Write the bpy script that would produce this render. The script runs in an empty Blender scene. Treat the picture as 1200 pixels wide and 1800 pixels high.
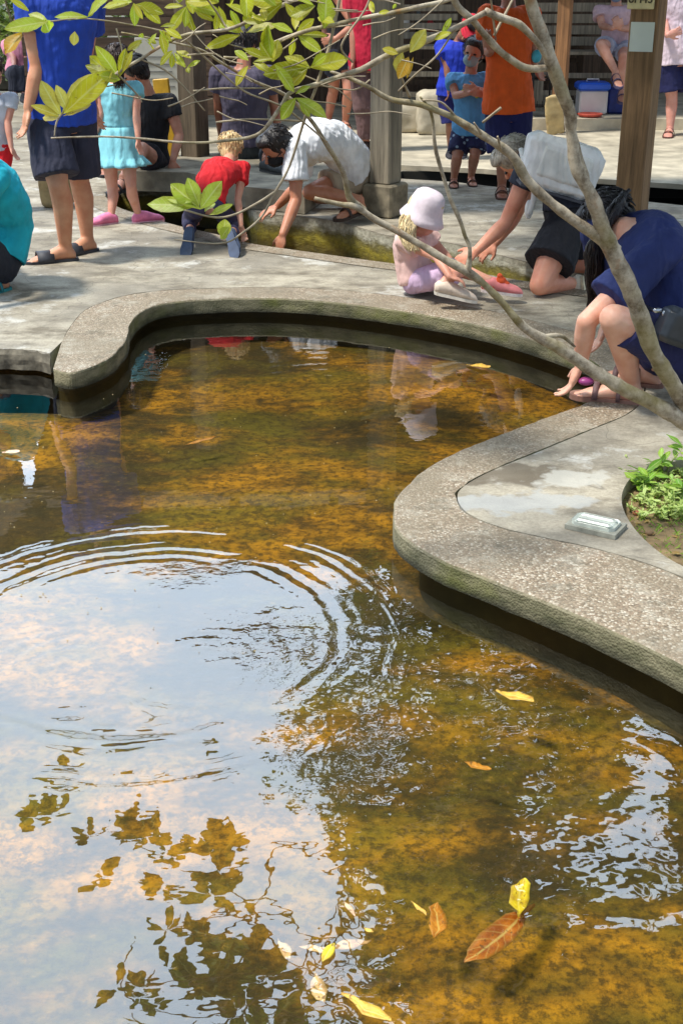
import bpy, math, random
import numpy as np
from mathutils import Vector, noise, geometry, Matrix
random.seed(7)
rad = math.radians
sc = bpy.context.scene
COL = sc.collection
# ---------------------------------------------------------------- camera, world, sun, exposure
CAMZ, PITCH, FPX = 1.5, rad(23.3), 2200.0
cam_d = bpy.data.cameras.new('camera'); cam = bpy.data.objects.new('camera', cam_d); COL.objects.link(cam)
cam.location = (0, 0, CAMZ); cam.rotation_euler = (math.pi/2-PITCH, 0, 0)
cam_d.sensor_fit = 'VERTICAL'; cam_d.sensor_height = 36; cam_d.lens = 36*FPX/1800
cam_d.clip_start = .05; cam_d.clip_end = 500
sc.camera = cam
SUN_EL, SUN_ROT = rad(62), rad(-140)
w = bpy.data.worlds.new('World'); sc.world = w; w.use_nodes = True
nt = w.node_tree; nt.nodes.clear()
wo = nt.nodes.new('ShaderNodeOutputWorld'); bg = nt.nodes.new('ShaderNodeBackground'); bg2 = nt.nodes.new('ShaderNodeBackground')
sky = nt.nodes.new('ShaderNodeTexSky'); sky.sky_type = 'NISHITA'; sky.sun_disc = False
sky.sun_elevation = SUN_EL; sky.sun_rotation = SUN_ROT
bg.inputs[1].default_value = .12
nt.links.new(sky.outputs[0], bg.inputs[0])
tc = nt.nodes.new('ShaderNodeTexCoord'); nz = nt.nodes.new('ShaderNodeTexNoise'); nz.inputs['Scale'].default_value = 2.6
nz.inputs['Detail'].default_value = 7; nz.inputs['Roughness'].default_value = .55
cr = nt.nodes.new('ShaderNodeValToRGB'); cr.color_ramp.elements[0].position = .3; cr.color_ramp.elements[1].position = .62
cr.color_ramp.elements[0].color = (.9,)*3+(1,)
mx = nt.nodes.new('ShaderNodeMixShader')
bg2.inputs[0].default_value = (.66, .81, 1, 1); bg2.inputs[1].default_value = 1.5
dt = nt.nodes.new('ShaderNodeVectorMath'); dt.operation = 'DOT_PRODUCT'; dt.inputs[1].default_value = Vector((-.15, .8, .58)).normalized()
mr_ = nt.nodes.new('ShaderNodeMapRange'); mr_.inputs[1].default_value = .66; mr_.inputs[2].default_value = .97; mr_.inputs[3].default_value = .8; mr_.inputs[4].default_value = 4.5
nt.links.new(tc.outputs['Generated'], dt.inputs[0]); nt.links.new(dt.outputs['Value'], mr_.inputs[0]); nt.links.new(mr_.outputs[0], bg2.inputs[1])   # bright sky zone added where the water mirrors it
nt.links.new(tc.outputs['Generated'], nz.inputs['Vector']); nt.links.new(nz.outputs[0], cr.inputs[0]); nt.links.new(cr.outputs[0], mx.inputs[0])
nt.links.new(bg.outputs[0], mx.inputs[1]); nt.links.new(bg2.outputs[0], mx.inputs[2]); nt.links.new(mx.outputs[0], wo.inputs[0])
sd = bpy.data.lights.new('sun', 'SUN'); sun = bpy.data.objects.new('sun', sd); COL.objects.link(sun)
sd.energy = 4.4; sd.angle = rad(7); sd.color = (1, .95, .86)
SV = Vector((-.93*math.cos(SUN_EL), -.36*math.cos(SUN_EL), math.sin(SUN_EL))).normalized()
sun.rotation_euler = SV.to_track_quat('Z', 'Y').to_euler()
sky.sun_rotation = math.atan2(SV.x, SV.y)
sc.view_settings.view_transform = 'Standard'; sc.view_settings.look = 'None'
sc.view_settings.exposure = .16; sc.view_settings.gamma = 1
sc.cycles.max_bounces = 6; sc.cycles.transparent_max_bounces = 8; sc.cycles.caustics_reflective = False

# ---------------------------------------------------------------- projection helpers (photo pixel -> point in the place)
cp, sp = math.cos(PITCH), math.sin(PITCH)
def ray(x, y):
    u, v = (x-600)/FPX, (900-y)/FPX
    return Vector((u, cp+v*sp, -sp+v*cp))
def G(x, y, z=0.0):
    d = ray(x, y); t = (z-CAMZ)/d.z
    return Vector((d.x*t, d.y*t, z))
def P(x, y, Y):
    d = ray(x, y); t = Y/d.y
    return Vector((d.x*t, Y, CAMZ+d.z*t))
WZ = -.102
def RF(x, y, zt):            # the place seen mirrored in the water
    d = ray(x, y); t = (zt-(2*WZ-CAMZ))/(-d.z)
    return Vector((d.x*t, d.y*t, zt))
def pxm(p):
    return FPX/(p.y*cp-(p.z-CAMZ)*sp)

# ---------------------------------------------------------------- materials
def lin(c):
    return tuple((v/12.92 if v <= .04045 else ((v+.055)/1.055)**2.4) for v in [k/255 for k in c])+(1,)
def newmat(name):
    m = bpy.data.materials.new(name); m.use_nodes = True
    return m, m.node_tree, m.node_tree.nodes['Principled BSDF']
def N(t, typ, **kw):
    n = t.nodes.new(typ)
    for k, v in kw.items():
        if k in n.inputs.keys(): n.inputs[k].default_value = v
        else: setattr(n, k, v)
    return n
def coords(t, scale=(1, 1, 1), kind='Object'):
    a = N(t, 'ShaderNodeTexCoord'); m = N(t, 'ShaderNodeMapping'); m.inputs['Scale'].default_value = scale
    t.links.new(a.outputs[kind], m.inputs[0]); return m.outputs[0]
def noise_n(t, v, scale, detail=5, rough=.55):
    n = N(t, 'ShaderNodeTexNoise', Scale=scale, Detail=detail, Roughness=rough); t.links.new(v, n.inputs['Vector']); return n.outputs[0]
def ramp(t, f, stops, interp='LINEAR'):
    r = N(t, 'ShaderNodeValToRGB'); e = r.color_ramp.elements; r.color_ramp.interpolation = interp
    while len(e) < len(stops): e.new(.5)
    for k, (p, c) in zip(e, stops): k.position = p; k.color = c if len(c) == 4 else tuple(c)+(1,)
    t.links.new(f, r.inputs[0]); return r.outputs[0]
def mix(t, f, a, b, mode='MIX'):
    m = N(t, 'ShaderNodeMix', data_type='RGBA', blend_type=mode)
    for i, s in ((0, f), (6, a), (7, b)):
        if isinstance(s, (int, float)): m.inputs[i].default_value = s
        elif isinstance(s, tuple): m.inputs[i].default_value = s
        else: t.links.new(s, m.inputs[i])
    return m.outputs[2]
def bump(t, bsdf, h, strength=.4, dist=.01):
    b = N(t, 'ShaderNodeBump', Strength=strength, Distance=dist); t.links.new(h, b.inputs['Height'])
    t.links.new(b.outputs[0], bsdf.inputs['Normal']); return b
def G1(v): return (v, v, v, 1)
_mc = {}
def cloth(c, name='cloth', rough=.85, pat=None):
    key = (c, name, pat)
    if key in _mc: return _mc[key]
    m, t, b = newmat(name+'_fabric'); v = coords(t)
    n1 = noise_n(t, v, 9, 3); n2 = noise_n(t, v, 160, 2)
    col = lin(c)
    base = mix(t, ramp(t, n1, [(.3, G1(0)), (.7, G1(1))]), tuple(k*.76 for k in col[:3])+(1,), tuple(min(1, k*1.12) for k in col[:3])+(1,))
    if pat:
        vo = N(t, 'ShaderNodeTexVoronoi', Scale=22.0); t.links.new(v, vo.inputs['Vector'])
        base = mix(t, ramp(t, vo.outputs['Distance'], [(.22, G1(1)), (.3, G1(0))]), base, lin(pat))
    t.links.new(base, b.inputs['Base Color']); b.inputs['Roughness'].default_value = rough
    wv = N(t, 'ShaderNodeTexWave', Scale=4.5, Distortion=14.0, Detail=4.0); t.links.new(coords(t, (1.6, 1.6, .7)), wv.inputs['Vector'])
    a = N(t, 'ShaderNodeMath', operation='ADD'); t.links.new(wv.outputs[1], a.inputs[0])
    a2 = N(t, 'ShaderNodeMath', operation='MULTIPLY'); t.links.new(n2, a2.inputs[0]); a2.inputs[1].default_value = .12; t.links.new(a2.outputs[0], a.inputs[1])
    fo = noise_n(t, coords(t, (1.3, 1.3, .55)), 8, 3, .5); mxx = N(t, 'ShaderNodeMath', operation='MULTIPLY_ADD'); t.links.new(a.outputs[0], mxx.inputs[0]); mxx.inputs[1].default_value = .22; t.links.new(fo, mxx.inputs[2])
    bump(t, b, mxx.outputs[0], .6, .022)
    _mc[key] = m; return m
def skinmat(c=(214, 160, 132)):
    key = ('skin', c)
    if key in _mc: return _mc[key]
    m, t, b = newmat('skin'); v = coords(t); n = noise_n(t, v, 14, 4); col = lin(c)
    t.links.new(mix(t, ramp(t, n, [(.3, G1(0)), (.7, G1(1))]), (col[0]*.84, col[1]*.66, col[2]*.6, 1), col), b.inputs['Base Color'])
    b.inputs['Roughness'].default_value = .5; b.inputs['Subsurface Weight'].default_value = .2; b.inputs['Subsurface Radius'].default_value = (.02, .008, .004)
    bump(t, b, noise_n(t, v, 60, 3), .15, .004)
    _mc[key] = m; return m
def hairmat(c):
    key = ('hair', c)
    if key in _mc: return _mc[key]
    m, t, b = newmat('hair'); v = coords(t, (60, 60, 9)); n = noise_n(t, v, 1.5, 4); col = lin(c)
    t.links.new(mix(t, ramp(t, n, [(.3, G1(0)), (.7, G1(1))]), tuple(k*.45 for k in col[:3])+(1,), tuple(min(1, k*1.3) for k in col[:3])+(1,)), b.inputs['Base Color'])
    b.inputs['Roughness'].default_value = .45; bump(t, b, n, .8, .006)
    _mc[key] = m; return m
def plain(c, name, rough=.5, nscale=20, var=.15, metal=0.0, bs=.2):
    key = ('plain', c, name)
    if key in _mc: return _mc[key]
    m, t, b = newmat(name); v = coords(t); n = noise_n(t, v, nscale, 5); col = lin(c)
    t.links.new(mix(t, ramp(t, n, [(.3, G1(0)), (.7, G1(1))]), tuple(k*(1-var*2) for k in col[:3])+(1,), tuple(min(1, k*(1+var)) for k in col[:3])+(1,)), b.inputs['Base Color'])
    b.inputs['Roughness'].default_value = rough; b.inputs['Metallic'].default_value = metal; bump(t, b, n, bs, .005)
    _mc[key] = m; return m
def wood(c, name='weathered_wood', axis=2, sc_=1.0):
    key = ('wood', c, name, axis, sc_)
    if key in _mc: return _mc[key]
    m, t, b = newmat(name); s = [38*sc_]*3; s[axis] = 2.2*sc_
    v = coords(t, tuple(s)); n = noise_n(t, v, 1, 6, .65); n2 = noise_n(t, coords(t), 3.5, 4); col = lin(c)
    a = mix(t, ramp(t, n, [(.32, G1(0)), (.66, G1(1))]), tuple(k*.42 for k in col[:3])+(1,), tuple(min(1, k*1.25) for k in col[:3])+(1,))
    a = mix(t, ramp(t, n2, [(.42, G1(0)), (.75, G1(.6))]), a, (col[0]*.5, col[1]*.52, col[2]*.5, 1))
    t.links.new(a, b.inputs['Base Color']); b.inputs['Roughness'].default_value = .85; bump(t, b, n, .7, .006)
    _mc[key] = m; return m
def concrete():
    m, t, b = newmat('worn_concrete'); v = coords(t)
    big = noise_n(t, coords(t, (1, 1.0, 1)), 1.3, 6, .6); mid = noise_n(t, coords(t, (1.0, 1.35, 1)), 4.2, 9, .7); fine = noise_n(t, v, 90, 3, .7)
    c = mix(t, ramp(t, mid, [(.39, G1(0)), (.58, G1(1))]), lin((118, 109, 92)), lin((186, 177, 157)))
    c = mix(t, ramp(t, big, [(.40, G1(0)), (.62, G1(.7))]), c, lin((134, 128, 116)))
    c = mix(t, ramp(t, noise_n(t, v, 2.2, 9, .7), [(.56, G1(0)), (.63, G1(.75))]), c, lin((208, 206, 198)))
    c = mix(t, ramp(t, fine, [(.35, G1(.28)), (.6, G1(0))]), c, lin((82, 74, 62)))
    cr1 = N(t, 'ShaderNodeTexVoronoi', Scale=1.1, feature='DISTANCE_TO_EDGE')
    dv = N(t, 'ShaderNodeVectorMath', operation='ADD'); t.links.new(v, dv.inputs[0]); nn = N(t, 'ShaderNodeTexNoise', Scale=3.0); t.links.new(v, nn.inputs['Vector']); t.links.new(nn.outputs['Color'], dv.inputs[1])
    t.links.new(dv.outputs[0], cr1.inputs['Vector'])
    c = mix(t, ramp(t, cr1.outputs[0], [(0, G1(.5)), (.006, G1(0))]), c, lin((70, 64, 55)))
    # the rain-wet stain on the peninsula, a mark with its own outline
    for (q, r1, r2, colr, amt) in ((G(880, 832), .26, .11, (104, 94, 78), .85), (G(905, 885), .34, .10, (168, 170, 168), .7), (G(1000, 840), .12, .09, (190, 188, 178), .7)):
        mp = N(t, 'ShaderNodeMapping', vector_type='POINT'); mp.inputs['Location'].default_value = (-q.x/r1, -q.y/r2, 0); mp.inputs['Scale'].default_value = (1/r1, 1/r2, 0)
        tcn = N(t, 'ShaderNodeTexCoord'); t.links.new(tcn.outputs['Object'], mp.inputs[0])
        ln = N(t, 'ShaderNodeVectorMath', operation='LENGTH'); t.links.new(mp.outputs[0], ln.inputs[0])
        ad = N(t, 'ShaderNodeMath', operation='ADD'); t.links.new(ln.outputs['Value'], ad.inputs[0])
        sb = N(t, 'ShaderNodeMath', operation='MULTIPLY_ADD'); t.links.new(noise_n(t, v, 9, 5), sb.inputs[0]); sb.inputs[1].default_value = 3.2; sb.inputs[2].default_value = -1.5; t.links.new(sb.outputs[0], ad.inputs[1])
        c = mix(t, ramp(t, ad.outputs[0], [(.7, G1(amt)), (1.15, G1(0))]), c, lin(colr))
    t.links.new(c, b.inputs['Base Color']); b.inputs['Roughness'].default_value = .82
    bump(t, b, mix(t, .3, mid, fine), .5, .012)
    return m
def pebble():
    m, t, b = newmat('exposed_pebble_concrete'); v = coords(t)
    vo = N(t, 'ShaderNodeTexVoronoi', Scale=145.0); t.links.new(v, vo.inputs['Vector'])
    sp_ = N(t, 'ShaderNodeSeparateColor'); t.links.new(vo.outputs['Color'], sp_.inputs[0])
    c = ramp(t, sp_.outputs[0], [(0, lin((112, 96, 76))), (.3, lin((160, 143, 120))), (.55, lin((138, 117, 96))), (.8, lin((180, 165, 143))), (1, lin((210, 200, 182)))])
    c = mix(t, ramp(t, vo.outputs['Distance'], [(.45, G1(0)), (.8, G1(.6))]), c, lin((92, 84, 70)))
    big = noise_n(t, v, 2.1, 7, .65)
    c = mix(t, ramp(t, big, [(.36, G1(0)), (.6, G1(.75))]), c, lin((130, 119, 99)))
    c = mix(t, ramp(t, noise_n(t, v, 5.5, 7, .7), [(.52, G1(0)), (.66, G1(.6))]), c, lin((178, 172, 156)))
    c = mix(t, ramp(t, noise_n(t, v, 7.5, 6, .7), [(.55, G1(0)), (.64, G1(.5))]), c, lin((92, 86, 70)))
    # mossy, grimy sides: by facing
    g = N(t, 'ShaderNodeNewGeometry'); sx = N(t, 'ShaderNodeSeparateXYZ'); t.links.new(g.outputs['Normal'], sx.inputs[0])
    side = ramp(t, sx.outputs[2], [(.35, G1(1)), (.75, G1(0))])
    mossn = noise_n(t, coords(t, (1, 1, 3)), 6, 7, .7)
    mc = mix(t, ramp(t, mossn, [(.38, G1(0)), (.62, G1(1))]), lin((88, 88, 62)), lin((146, 140, 112)))
    mc = mix(t, ramp(t, noise_n(t, v, 3.3, 5), [(.5, G1(0)), (.68, G1(.8))]), mc, lin((112, 118, 44)))
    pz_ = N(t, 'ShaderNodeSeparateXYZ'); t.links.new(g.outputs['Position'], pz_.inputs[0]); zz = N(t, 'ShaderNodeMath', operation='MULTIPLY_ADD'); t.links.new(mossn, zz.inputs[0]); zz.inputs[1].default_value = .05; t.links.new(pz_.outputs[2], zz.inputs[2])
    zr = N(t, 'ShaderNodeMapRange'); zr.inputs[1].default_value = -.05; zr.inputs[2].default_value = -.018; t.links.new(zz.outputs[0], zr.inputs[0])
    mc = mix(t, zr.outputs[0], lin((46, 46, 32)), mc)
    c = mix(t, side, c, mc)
    t.links.new(c, b.inputs['Base Color']); b.inputs['Roughness'].default_value = .8
    iv = N(t, 'ShaderNodeMath', operation='SUBTRACT'); iv.inputs[0].default_value = 1; t.links.new(vo.outputs['Distance'], iv.inputs[1])
    bump(t, b, iv.outputs[0], .6, .004)
    return m
def mossy_stone():
    m, t, b = newmat('mossy_wall'); v = coords(t)
    z = N(t, 'ShaderNodeSeparateXYZ'); tcn = N(t, 'ShaderNodeNewGeometry'); t.links.new(tcn.outputs['Position'], z.inputs[0])
    nn = noise_n(t, coords(t, (1, 1, 2)), 9, 7, .7)
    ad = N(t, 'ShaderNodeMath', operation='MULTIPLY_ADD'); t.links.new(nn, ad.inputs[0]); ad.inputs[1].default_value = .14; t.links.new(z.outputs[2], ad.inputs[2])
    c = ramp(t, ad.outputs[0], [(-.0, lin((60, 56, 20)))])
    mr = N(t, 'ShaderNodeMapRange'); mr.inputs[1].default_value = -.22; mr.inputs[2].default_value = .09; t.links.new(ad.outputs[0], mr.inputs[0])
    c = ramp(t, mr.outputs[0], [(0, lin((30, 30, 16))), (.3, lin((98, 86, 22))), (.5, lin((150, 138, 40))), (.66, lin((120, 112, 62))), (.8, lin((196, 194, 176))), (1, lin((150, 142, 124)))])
    c = mix(t, ramp(t, noise_n(t, v, 30, 5), [(.4, G1(.4)), (.6, G1(0))]), c, lin((66, 60, 34)))
    t.links.new(c, b.inputs['Base Color']); b.inputs['Roughness'].default_value = .75; bump(t, b, nn, .8, .02)
    return m
def bedmat():
    m, t, b = newmat('pond_bed'); v = coords(t, (1, 1.5, 1))
    n1 = noise_n(t, v, 1.15, 7, .62); n2 = noise_n(t, v, 4.0, 9, .74); n3 = noise_n(t, coords(t), 38, 5, .75)
    c = mix(t, ramp(t, n2, [(.40, G1(0)), (.58, G1(1))]), lin((84, 60, 8)), lin((188, 134, 20)))
    c = mix(t, ramp(t, n1, [(.44, G1(.9)), (.54, G1(0))]), c, lin((44, 38, 12)))
    c = mix(t, ramp(t, noise_n(t, v, 2.2, 6), [(.48, G1(0)), (.66, G1(.7))]), c, lin((112, 102, 18)))
    c = mix(t, ramp(t, n3, [(.40, G1(.75)), (.54, G1(0))]), c, lin((44, 34, 8)))
    c = mix(t, ramp(t, n3, [(.60, G1(0)), (.78, G1(.7))]), c, lin((176, 140, 60)))
    t.links.new(c, b.inputs['Base Color']); b.inputs['Roughness'].default_value = .9; bump(t, b, n2, .8, .05)
    return m
M = {}
M['concrete'] = concrete(); M['pebble'] = pebble(); M['moss'] = mossy_stone(); M['bed'] = bedmat()
M['dark'] = plain((44, 42, 36), 'void_shade_concrete', .6, 6, .3)  # dark colour stands in for the shade in the void under the bridge
M['skirt'] = plain((52, 46, 26), 'damp_pond_wall', .6, 7, .3)
M['stone'] = plain((186, 177, 156), 'pale_stone', .85, 5, .22, bs=.8)
M['plank'] = wood((176, 166, 146), 'weathered_platform', 0, .5)
M['soil'] = plain((128, 108, 76), 'planter_soil', .95, 22, .3, bs=1)
M['bark'] = None

# ---------------------------------------------------------------- mesh helpers
def org(o):
    v = Vector((0, 0, 0))
    while o is not None: v += o.location; o = o.parent
    return v
def tag(o, label=None, cat=None, group=None, kind=None):
    if label: o['label'] = label
    if cat: o['category'] = cat
    if group: o['group'] = group
    if kind: o['kind'] = kind
    return o
def empty(name, loc, label=None, cat=None, group=None):
    o = bpy.data.objects.new(name, None); COL.objects.link(o); o.location = loc; o.empty_display_size = .1
    return tag(o, label, cat, group)
def frame_of(d, up=Vector((0, 0, 1))):
    d = d.normalized()
    if abs(d.dot(up)) > .97: up = Vector((0, 1, 0))
    r = d.cross(up).normalized(); u = r.cross(d).normalized()
    return r, u
class MB:
    def __init__(s): s.v = []; s.f = []; s.at = {}
    def ring(s, c, a, b, n, rf=None):
        i0 = len(s.v)
        for k in range(n):
            t = 2*math.pi*k/n; m_ = rf(k/n) if rf else 1
            s.v.append(c+a*math.cos(t)*m_+b*math.sin(t)*m_)
        return i0
    def bridge(s, i, j, n):
        for k in range(n):
            k2 = (k+1) % n; s.f.append((i+k, i+k2, j+k2, j+k))
    def cap(s, i, n, flip): s.f.append(tuple(range(i, i+n))[::-1] if not flip else tuple(range(i, i+n)))
    def cone(s, p0, r0, p1, r1, n=12, round0=True, round1=True, flat=1.0, up=None):
        d = p1-p0
        if d.length < 1e-6: return s.ell(p0, (r0, r0, r0))
        r, u = frame_of(d, up or Vector((0, 0, 1))); dn = d.normalized(); rings = []
        if round0:
            for a in (80, 50, 25): rings.append((p0-dn*r0*math.sin(rad(a)), r0*math.cos(rad(a))))
        rings.append((p0, r0)); rings.append((p1, r1))
        if round1:
            for a in (25, 50, 80): rings.append((p1+dn*r1*math.sin(rad(a)), r1*math.cos(rad(a))))
        ids = [s.ring(c, r*q, u*q*flat, n) for c, q in rings]
        for a, b in zip(ids, ids[1:]): s.bridge(a, b, n)
        s.cap(ids[0], n, False); s.cap(ids[-1], n, True); return s
    def ell(s, c, rads, axes=None, n=14, m=9):
        ax = axes or (Vector((1, 0, 0)), Vector((0, 1, 0)), Vector((0, 0, 1))); ids = []
        for k in range(1, m):
            a = math.pi*k/m; ids.append(s.ring(c-ax[2]*rads[2]*math.cos(a), ax[0]*rads[0]*math.sin(a), ax[1]*rads[1]*math.sin(a), n))
        for a, b in zip(ids, ids[1:]): s.bridge(a, b, n)
        s.cap(ids[0], n, False); s.cap(ids[-1], n, True); return s
    def loft(s, rings, n=20, caps=True, rf=None):      # rings: (centre, vec a, vec b)
        ids = [s.ring(c, a, b, n, rf) for c, a, b in rings]
        for a, b in zip(ids, ids[1:]): s.bridge(a, b, n)
        if caps: s.cap(ids[0], n, False); s.cap(ids[-1], n, True)
        return s
    def tube(s, pts, rr, n=8, caps=True):
        ids = []; up = Vector((0, 0, 1))
        for i, p in enumerate(pts):
            d = (pts[min(i+1, len(pts)-1)]-pts[max(i-1, 0)])
            if d.length < 1e-7: d = Vector((0, 0, 1))
            r, u = frame_of(d, up); up = u; ids.append(s.ring(p, r*rr[i], u*rr[i], n))
        for a, b in zip(ids, ids[1:]): s.bridge(a, b, n)
        if caps: s.cap(ids[0], n, False); s.cap(ids[-1], n, True)
        return s
    def box(s, c, size, axes=None, bev=0.0):
        ax = axes or (Vector((1, 0, 0)), Vector((0, 1, 0)), Vector((0, 0, 1)))
        h = [k/2 for k in size]
        if bev <= 0:
            i = len(s.v)
            for z in (-1, 1):
                for x, y in ((-1, -1), (1, -1), (1, 1), (-1, 1)): s.v.append(c+ax[0]*h[0]*x+ax[1]*h[1]*y+ax[2]*h[2]*z)
            s.f += [(i, i+3, i+2, i+1), (i+4, i+5, i+6, i+7)]+[(i+k, i+(k+1) % 4, i+4+(k+1) % 4, i+4+k) for k in range(4)]
            return s
        def oct_(z, ins):
            i = len(s.v); a, b = h[0]-ins, h[1]-ins
            for x, y in ((-a+bev, -b), (a-bev, -b), (a, -b+bev), (a, b-bev), (a-bev, b), (-a+bev, b), (-a, b-bev), (-a, -b+bev)): s.v.append(c+ax[0]*x+ax[1]*y+ax[2]*z)
            return i
        ids = [oct_(-h[2], bev), oct_(-h[2]+bev, 0), oct_(h[2]-bev, 0), oct_(h[2], bev)]
        for a, b in zip(ids, ids[1:]): s.bridge(a, b, 8)
        s.cap(ids[0], 8, False); s.cap(ids[-1], 8, True); return s
    def mesh(s, name, base):
        me = bpy.data.meshes.new(name); me.from_pydata([tuple(v-base) for v in s.v], [], s.f); me.update(); return me
    def build(s, name, mat, parent=None, base=None, smooth=True):
        b = org(parent) if parent is not None else (base if base is not None else Vector((0, 0, 0)))
        me = s.mesh(name, b); me.materials.append(mat)
        if smooth: me.polygons.foreach_set('use_smooth', [True]*len(me.polygons))
        if s.at:
            ar = np.zeros((len(s.v), 3), dtype=np.float32)
            for k, q in s.at.items(): ar[k] = q
            me.attributes.new('lf', 'FLOAT_VECTOR', 'POINT').data.foreach_set('vector', ar.ravel())
        o = bpy.data.objects.new(name, me); COL.objects.link(o)
        if parent is not None: o.parent = parent
        elif base is not None: o.location = base
        return o
    def fuse(s, name, mat, parent=None, voxel=.008, sm=4, disp=None, base=None):
        b = org(parent) if parent is not None else (base if base is not None else Vector((0, 0, 0)))
        me0 = s.mesh(name, b); tmp = bpy.data.objects.new('tmp', me0); COL.objects.link(tmp)
        rm = tmp.modifiers.new('r', 'REMESH'); rm.mode = 'VOXEL'; rm.voxel_size = voxel; rm.adaptivity = 0
        if disp:
            for (ns, st) in disp:
                tx = bpy.data.textures.new('n', 'CLOUDS'); tx.noise_scale = ns; tx.noise_depth = 2
                dm = tmp.modifiers.new('d', 'DISPLACE'); dm.texture = tx; dm.strength = st; dm.mid_level = .5; dm.texture_coords = 'LOCAL'
        if sm: x = tmp.modifiers.new('s', 'SMOOTH'); x.iterations = sm; x.factor = .5
        dg = bpy.context.evaluated_depsgraph_get(); me = bpy.data.meshes.new_from_object(tmp.evaluated_get(dg))
        bpy.data.objects.remove(tmp); bpy.data.meshes.remove(me0)
        me.name = name; me.materials.clear(); me.materials.append(mat)
        me.polygons.foreach_set('use_smooth', [True]*len(me.polygons))
        o = bpy.data.objects.new(name, me); COL.objects.link(o)
        if parent is not None: o.parent = parent
        elif base is not None: o.location = base
        return o
def catmull(pts, k=8, closed=False):
    out = []; n = len(pts)
    for i in range(n if closed else n-1):
        p = [pts[(i+j) % n] if closed else pts[min(max(i+j, 0), n-1)] for j in (-1, 0, 1, 2)]
        for q in range(k):
            t = q/k; t2, t3 = t*t, t*t*t
            out.append(.5*((2*p[1])+(p[2]-p[0])*t+(2*p[0]-5*p[1]+4*p[2]-p[3])*t2+(3*p[1]-p[0]-3*p[2]+p[3])*t3))
    if not closed: out.append(pts[-1].copy())
    return out
def slab(name, outer, holes, z0, z1, mat, kind='structure'):
    m_ = MB(); loops = [outer]+holes; flat = [[Vector((p.x, p.y, 0)) for p in l] for l in loops]
    tris = geometry.tessellate_polygon(flat); idx = [p for l in flat for p in l]; n = len(idx)
    m_.v = [Vector((p.x, p.y, z1)) for p in idx]+[Vector((p.x, p.y, z0)) for p in idx]
    for a, b, c in tris:
        if (idx[b]-idx[a]).cross(idx[c]-idx[a]).z < 0: a, b, c = a, c, b
        m_.f.append((a, b, c)); m_.f.append((c+n, b+n, a+n))
    o = 0
    for l in flat:
        for k in range(len(l)):
            a, b = o+k, o+(k+1) % len(l); m_.f.append((a, b, b+n, a+n))
        o += len(l)
    ob = m_.build(name, mat, smooth=False); 
    import bmesh as bm_; bm = bm_.new(); bm.from_mesh(ob.data); bm_.ops.recalc_face_normals(bm, faces=bm.faces); bm.to_mesh(ob.data); bm.free()
    if kind: ob['kind'] = kind
    return ob
# ---------------------------------------------------------------- the setting: terrace, pebble rim, pond, channels
RIM = [((95, 648), (110, 600)), ((130, 653), (122, 577)), ((188, 632), (148, 547)), ((221, 600), (183, 531)), ((231, 566), (215, 521)), ((268, 538), (262, 513)),
       ((350, 526), (342, 508)), ((500, 524), (500, 505)), ((650, 538), (660, 516)), ((800, 562), (815, 538)), ((900, 586), (920, 560)),
       ((1000, 618), (1030, 590)), ((1050, 640), (1090, 615)), ((1068, 664), (1125, 648)), ((1054, 690), (1130, 690)), ((1025, 708), (1105, 724)),
       ((960, 732), (1030, 757)), ((870, 766), (943, 793)), ((780, 803), (862, 826)), ((716, 848), (812, 854)), ((690, 893), (800, 875)),
       ((702, 935), (818, 902)), ((760, 976), (872, 926)), ((850, 1014), (955, 946)), ((1000, 1074), (1055, 968)), ((1200, 1168), (1195, 1014)), ((1500, 1320), (1500, 1150))]
ro = catmull([G(*a) for a, b in RIM], 10); ri = catmull([G(*b) for a, b in RIM], 10)
ri2 = []
for a, b in zip(ro, ri): ri2.append(b+(b-a).normalized()*.007)
rim = MB(); n = len(ro); RT = .074
def inset(a, b, d): return a+(b-a).normalized()*d
prof = lambda a, b: [inset(a, b, 0)+Vector((0, 0, -.010)), inset(a, b, .004)+Vector((0, 0, -.003)), inset(a, b, .012), b, b+Vector((0, 0, -RT)), inset(a, b, .0)+Vector((0, 0, -RT))]
for a, b in zip(ro, ri):
    j = Vector((noise.noise(a*9)*.005+noise.noise(a*41)*.0025, noise.noise(a*9+Vector((5, 0, 0)))*.005+noise.noise(a*37)*.0025, noise.noise(a*23)*.0015)); rim.v += [p+j for p in prof(a, b)]
for k in range(n-1):
    for q in range(6): rim.f.append((k*6+q, k*6+(q+1) % 6, (k+1)*6+(q+1) % 6, (k+1)*6+q))
rim.f.append(tuple(range(6))); o = rim.build('pebble_rim', M['pebble'], smooth=False); o['kind'] = 'structure'
import bmesh
def fixn(o):
    bm = bmesh.new(); bm.from_mesh(o.data); bmesh.ops.recalc_face_normals(bm, faces=bm.faces); bm.to_mesh(o.data); bm.free()
fixn(o)
left_edge = [G(x, y) for x, y in ((88, 621), (66, 616), (40, 614), (18, 613), (0, 613), (-40, 613), (-120, 616), (-300, 620))]
outer = list(ri2)+[Vector((4, 2.0, 0)), Vector((9, 2, 0)), Vector((9, 16, 0)), Vector((-9, 16, 0)), Vector((-9, left_edge[-1].y, 0))]+left_edge[::-1]
far = catmull([G(*p) for p in ((203, 326), (330, 327), (425, 345), (452, 372), (580, 386), (692, 416), (787, 426), (935, 462), (1100, 496))], 5)
near = catmull([G(*p) for p in ((1105, 520), (935, 497), (833, 480), (692, 464), (560, 446), (437, 428), (383, 413), (320, 399), (267, 384), (207, 364), (185, 345))], 5)
chan = far+near
ch2 = [G(*p) for p in ((690, 313), (800, 320), (850, 326), (930, 335), (1000, 343), (1133, 354), (1200, 361), (1400, 378))]
ch2 = ch2+[Vector((7, 9.9, 0)), Vector((7, 10.6, 0)), Vector((.5, 10.6, 0))]
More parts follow.
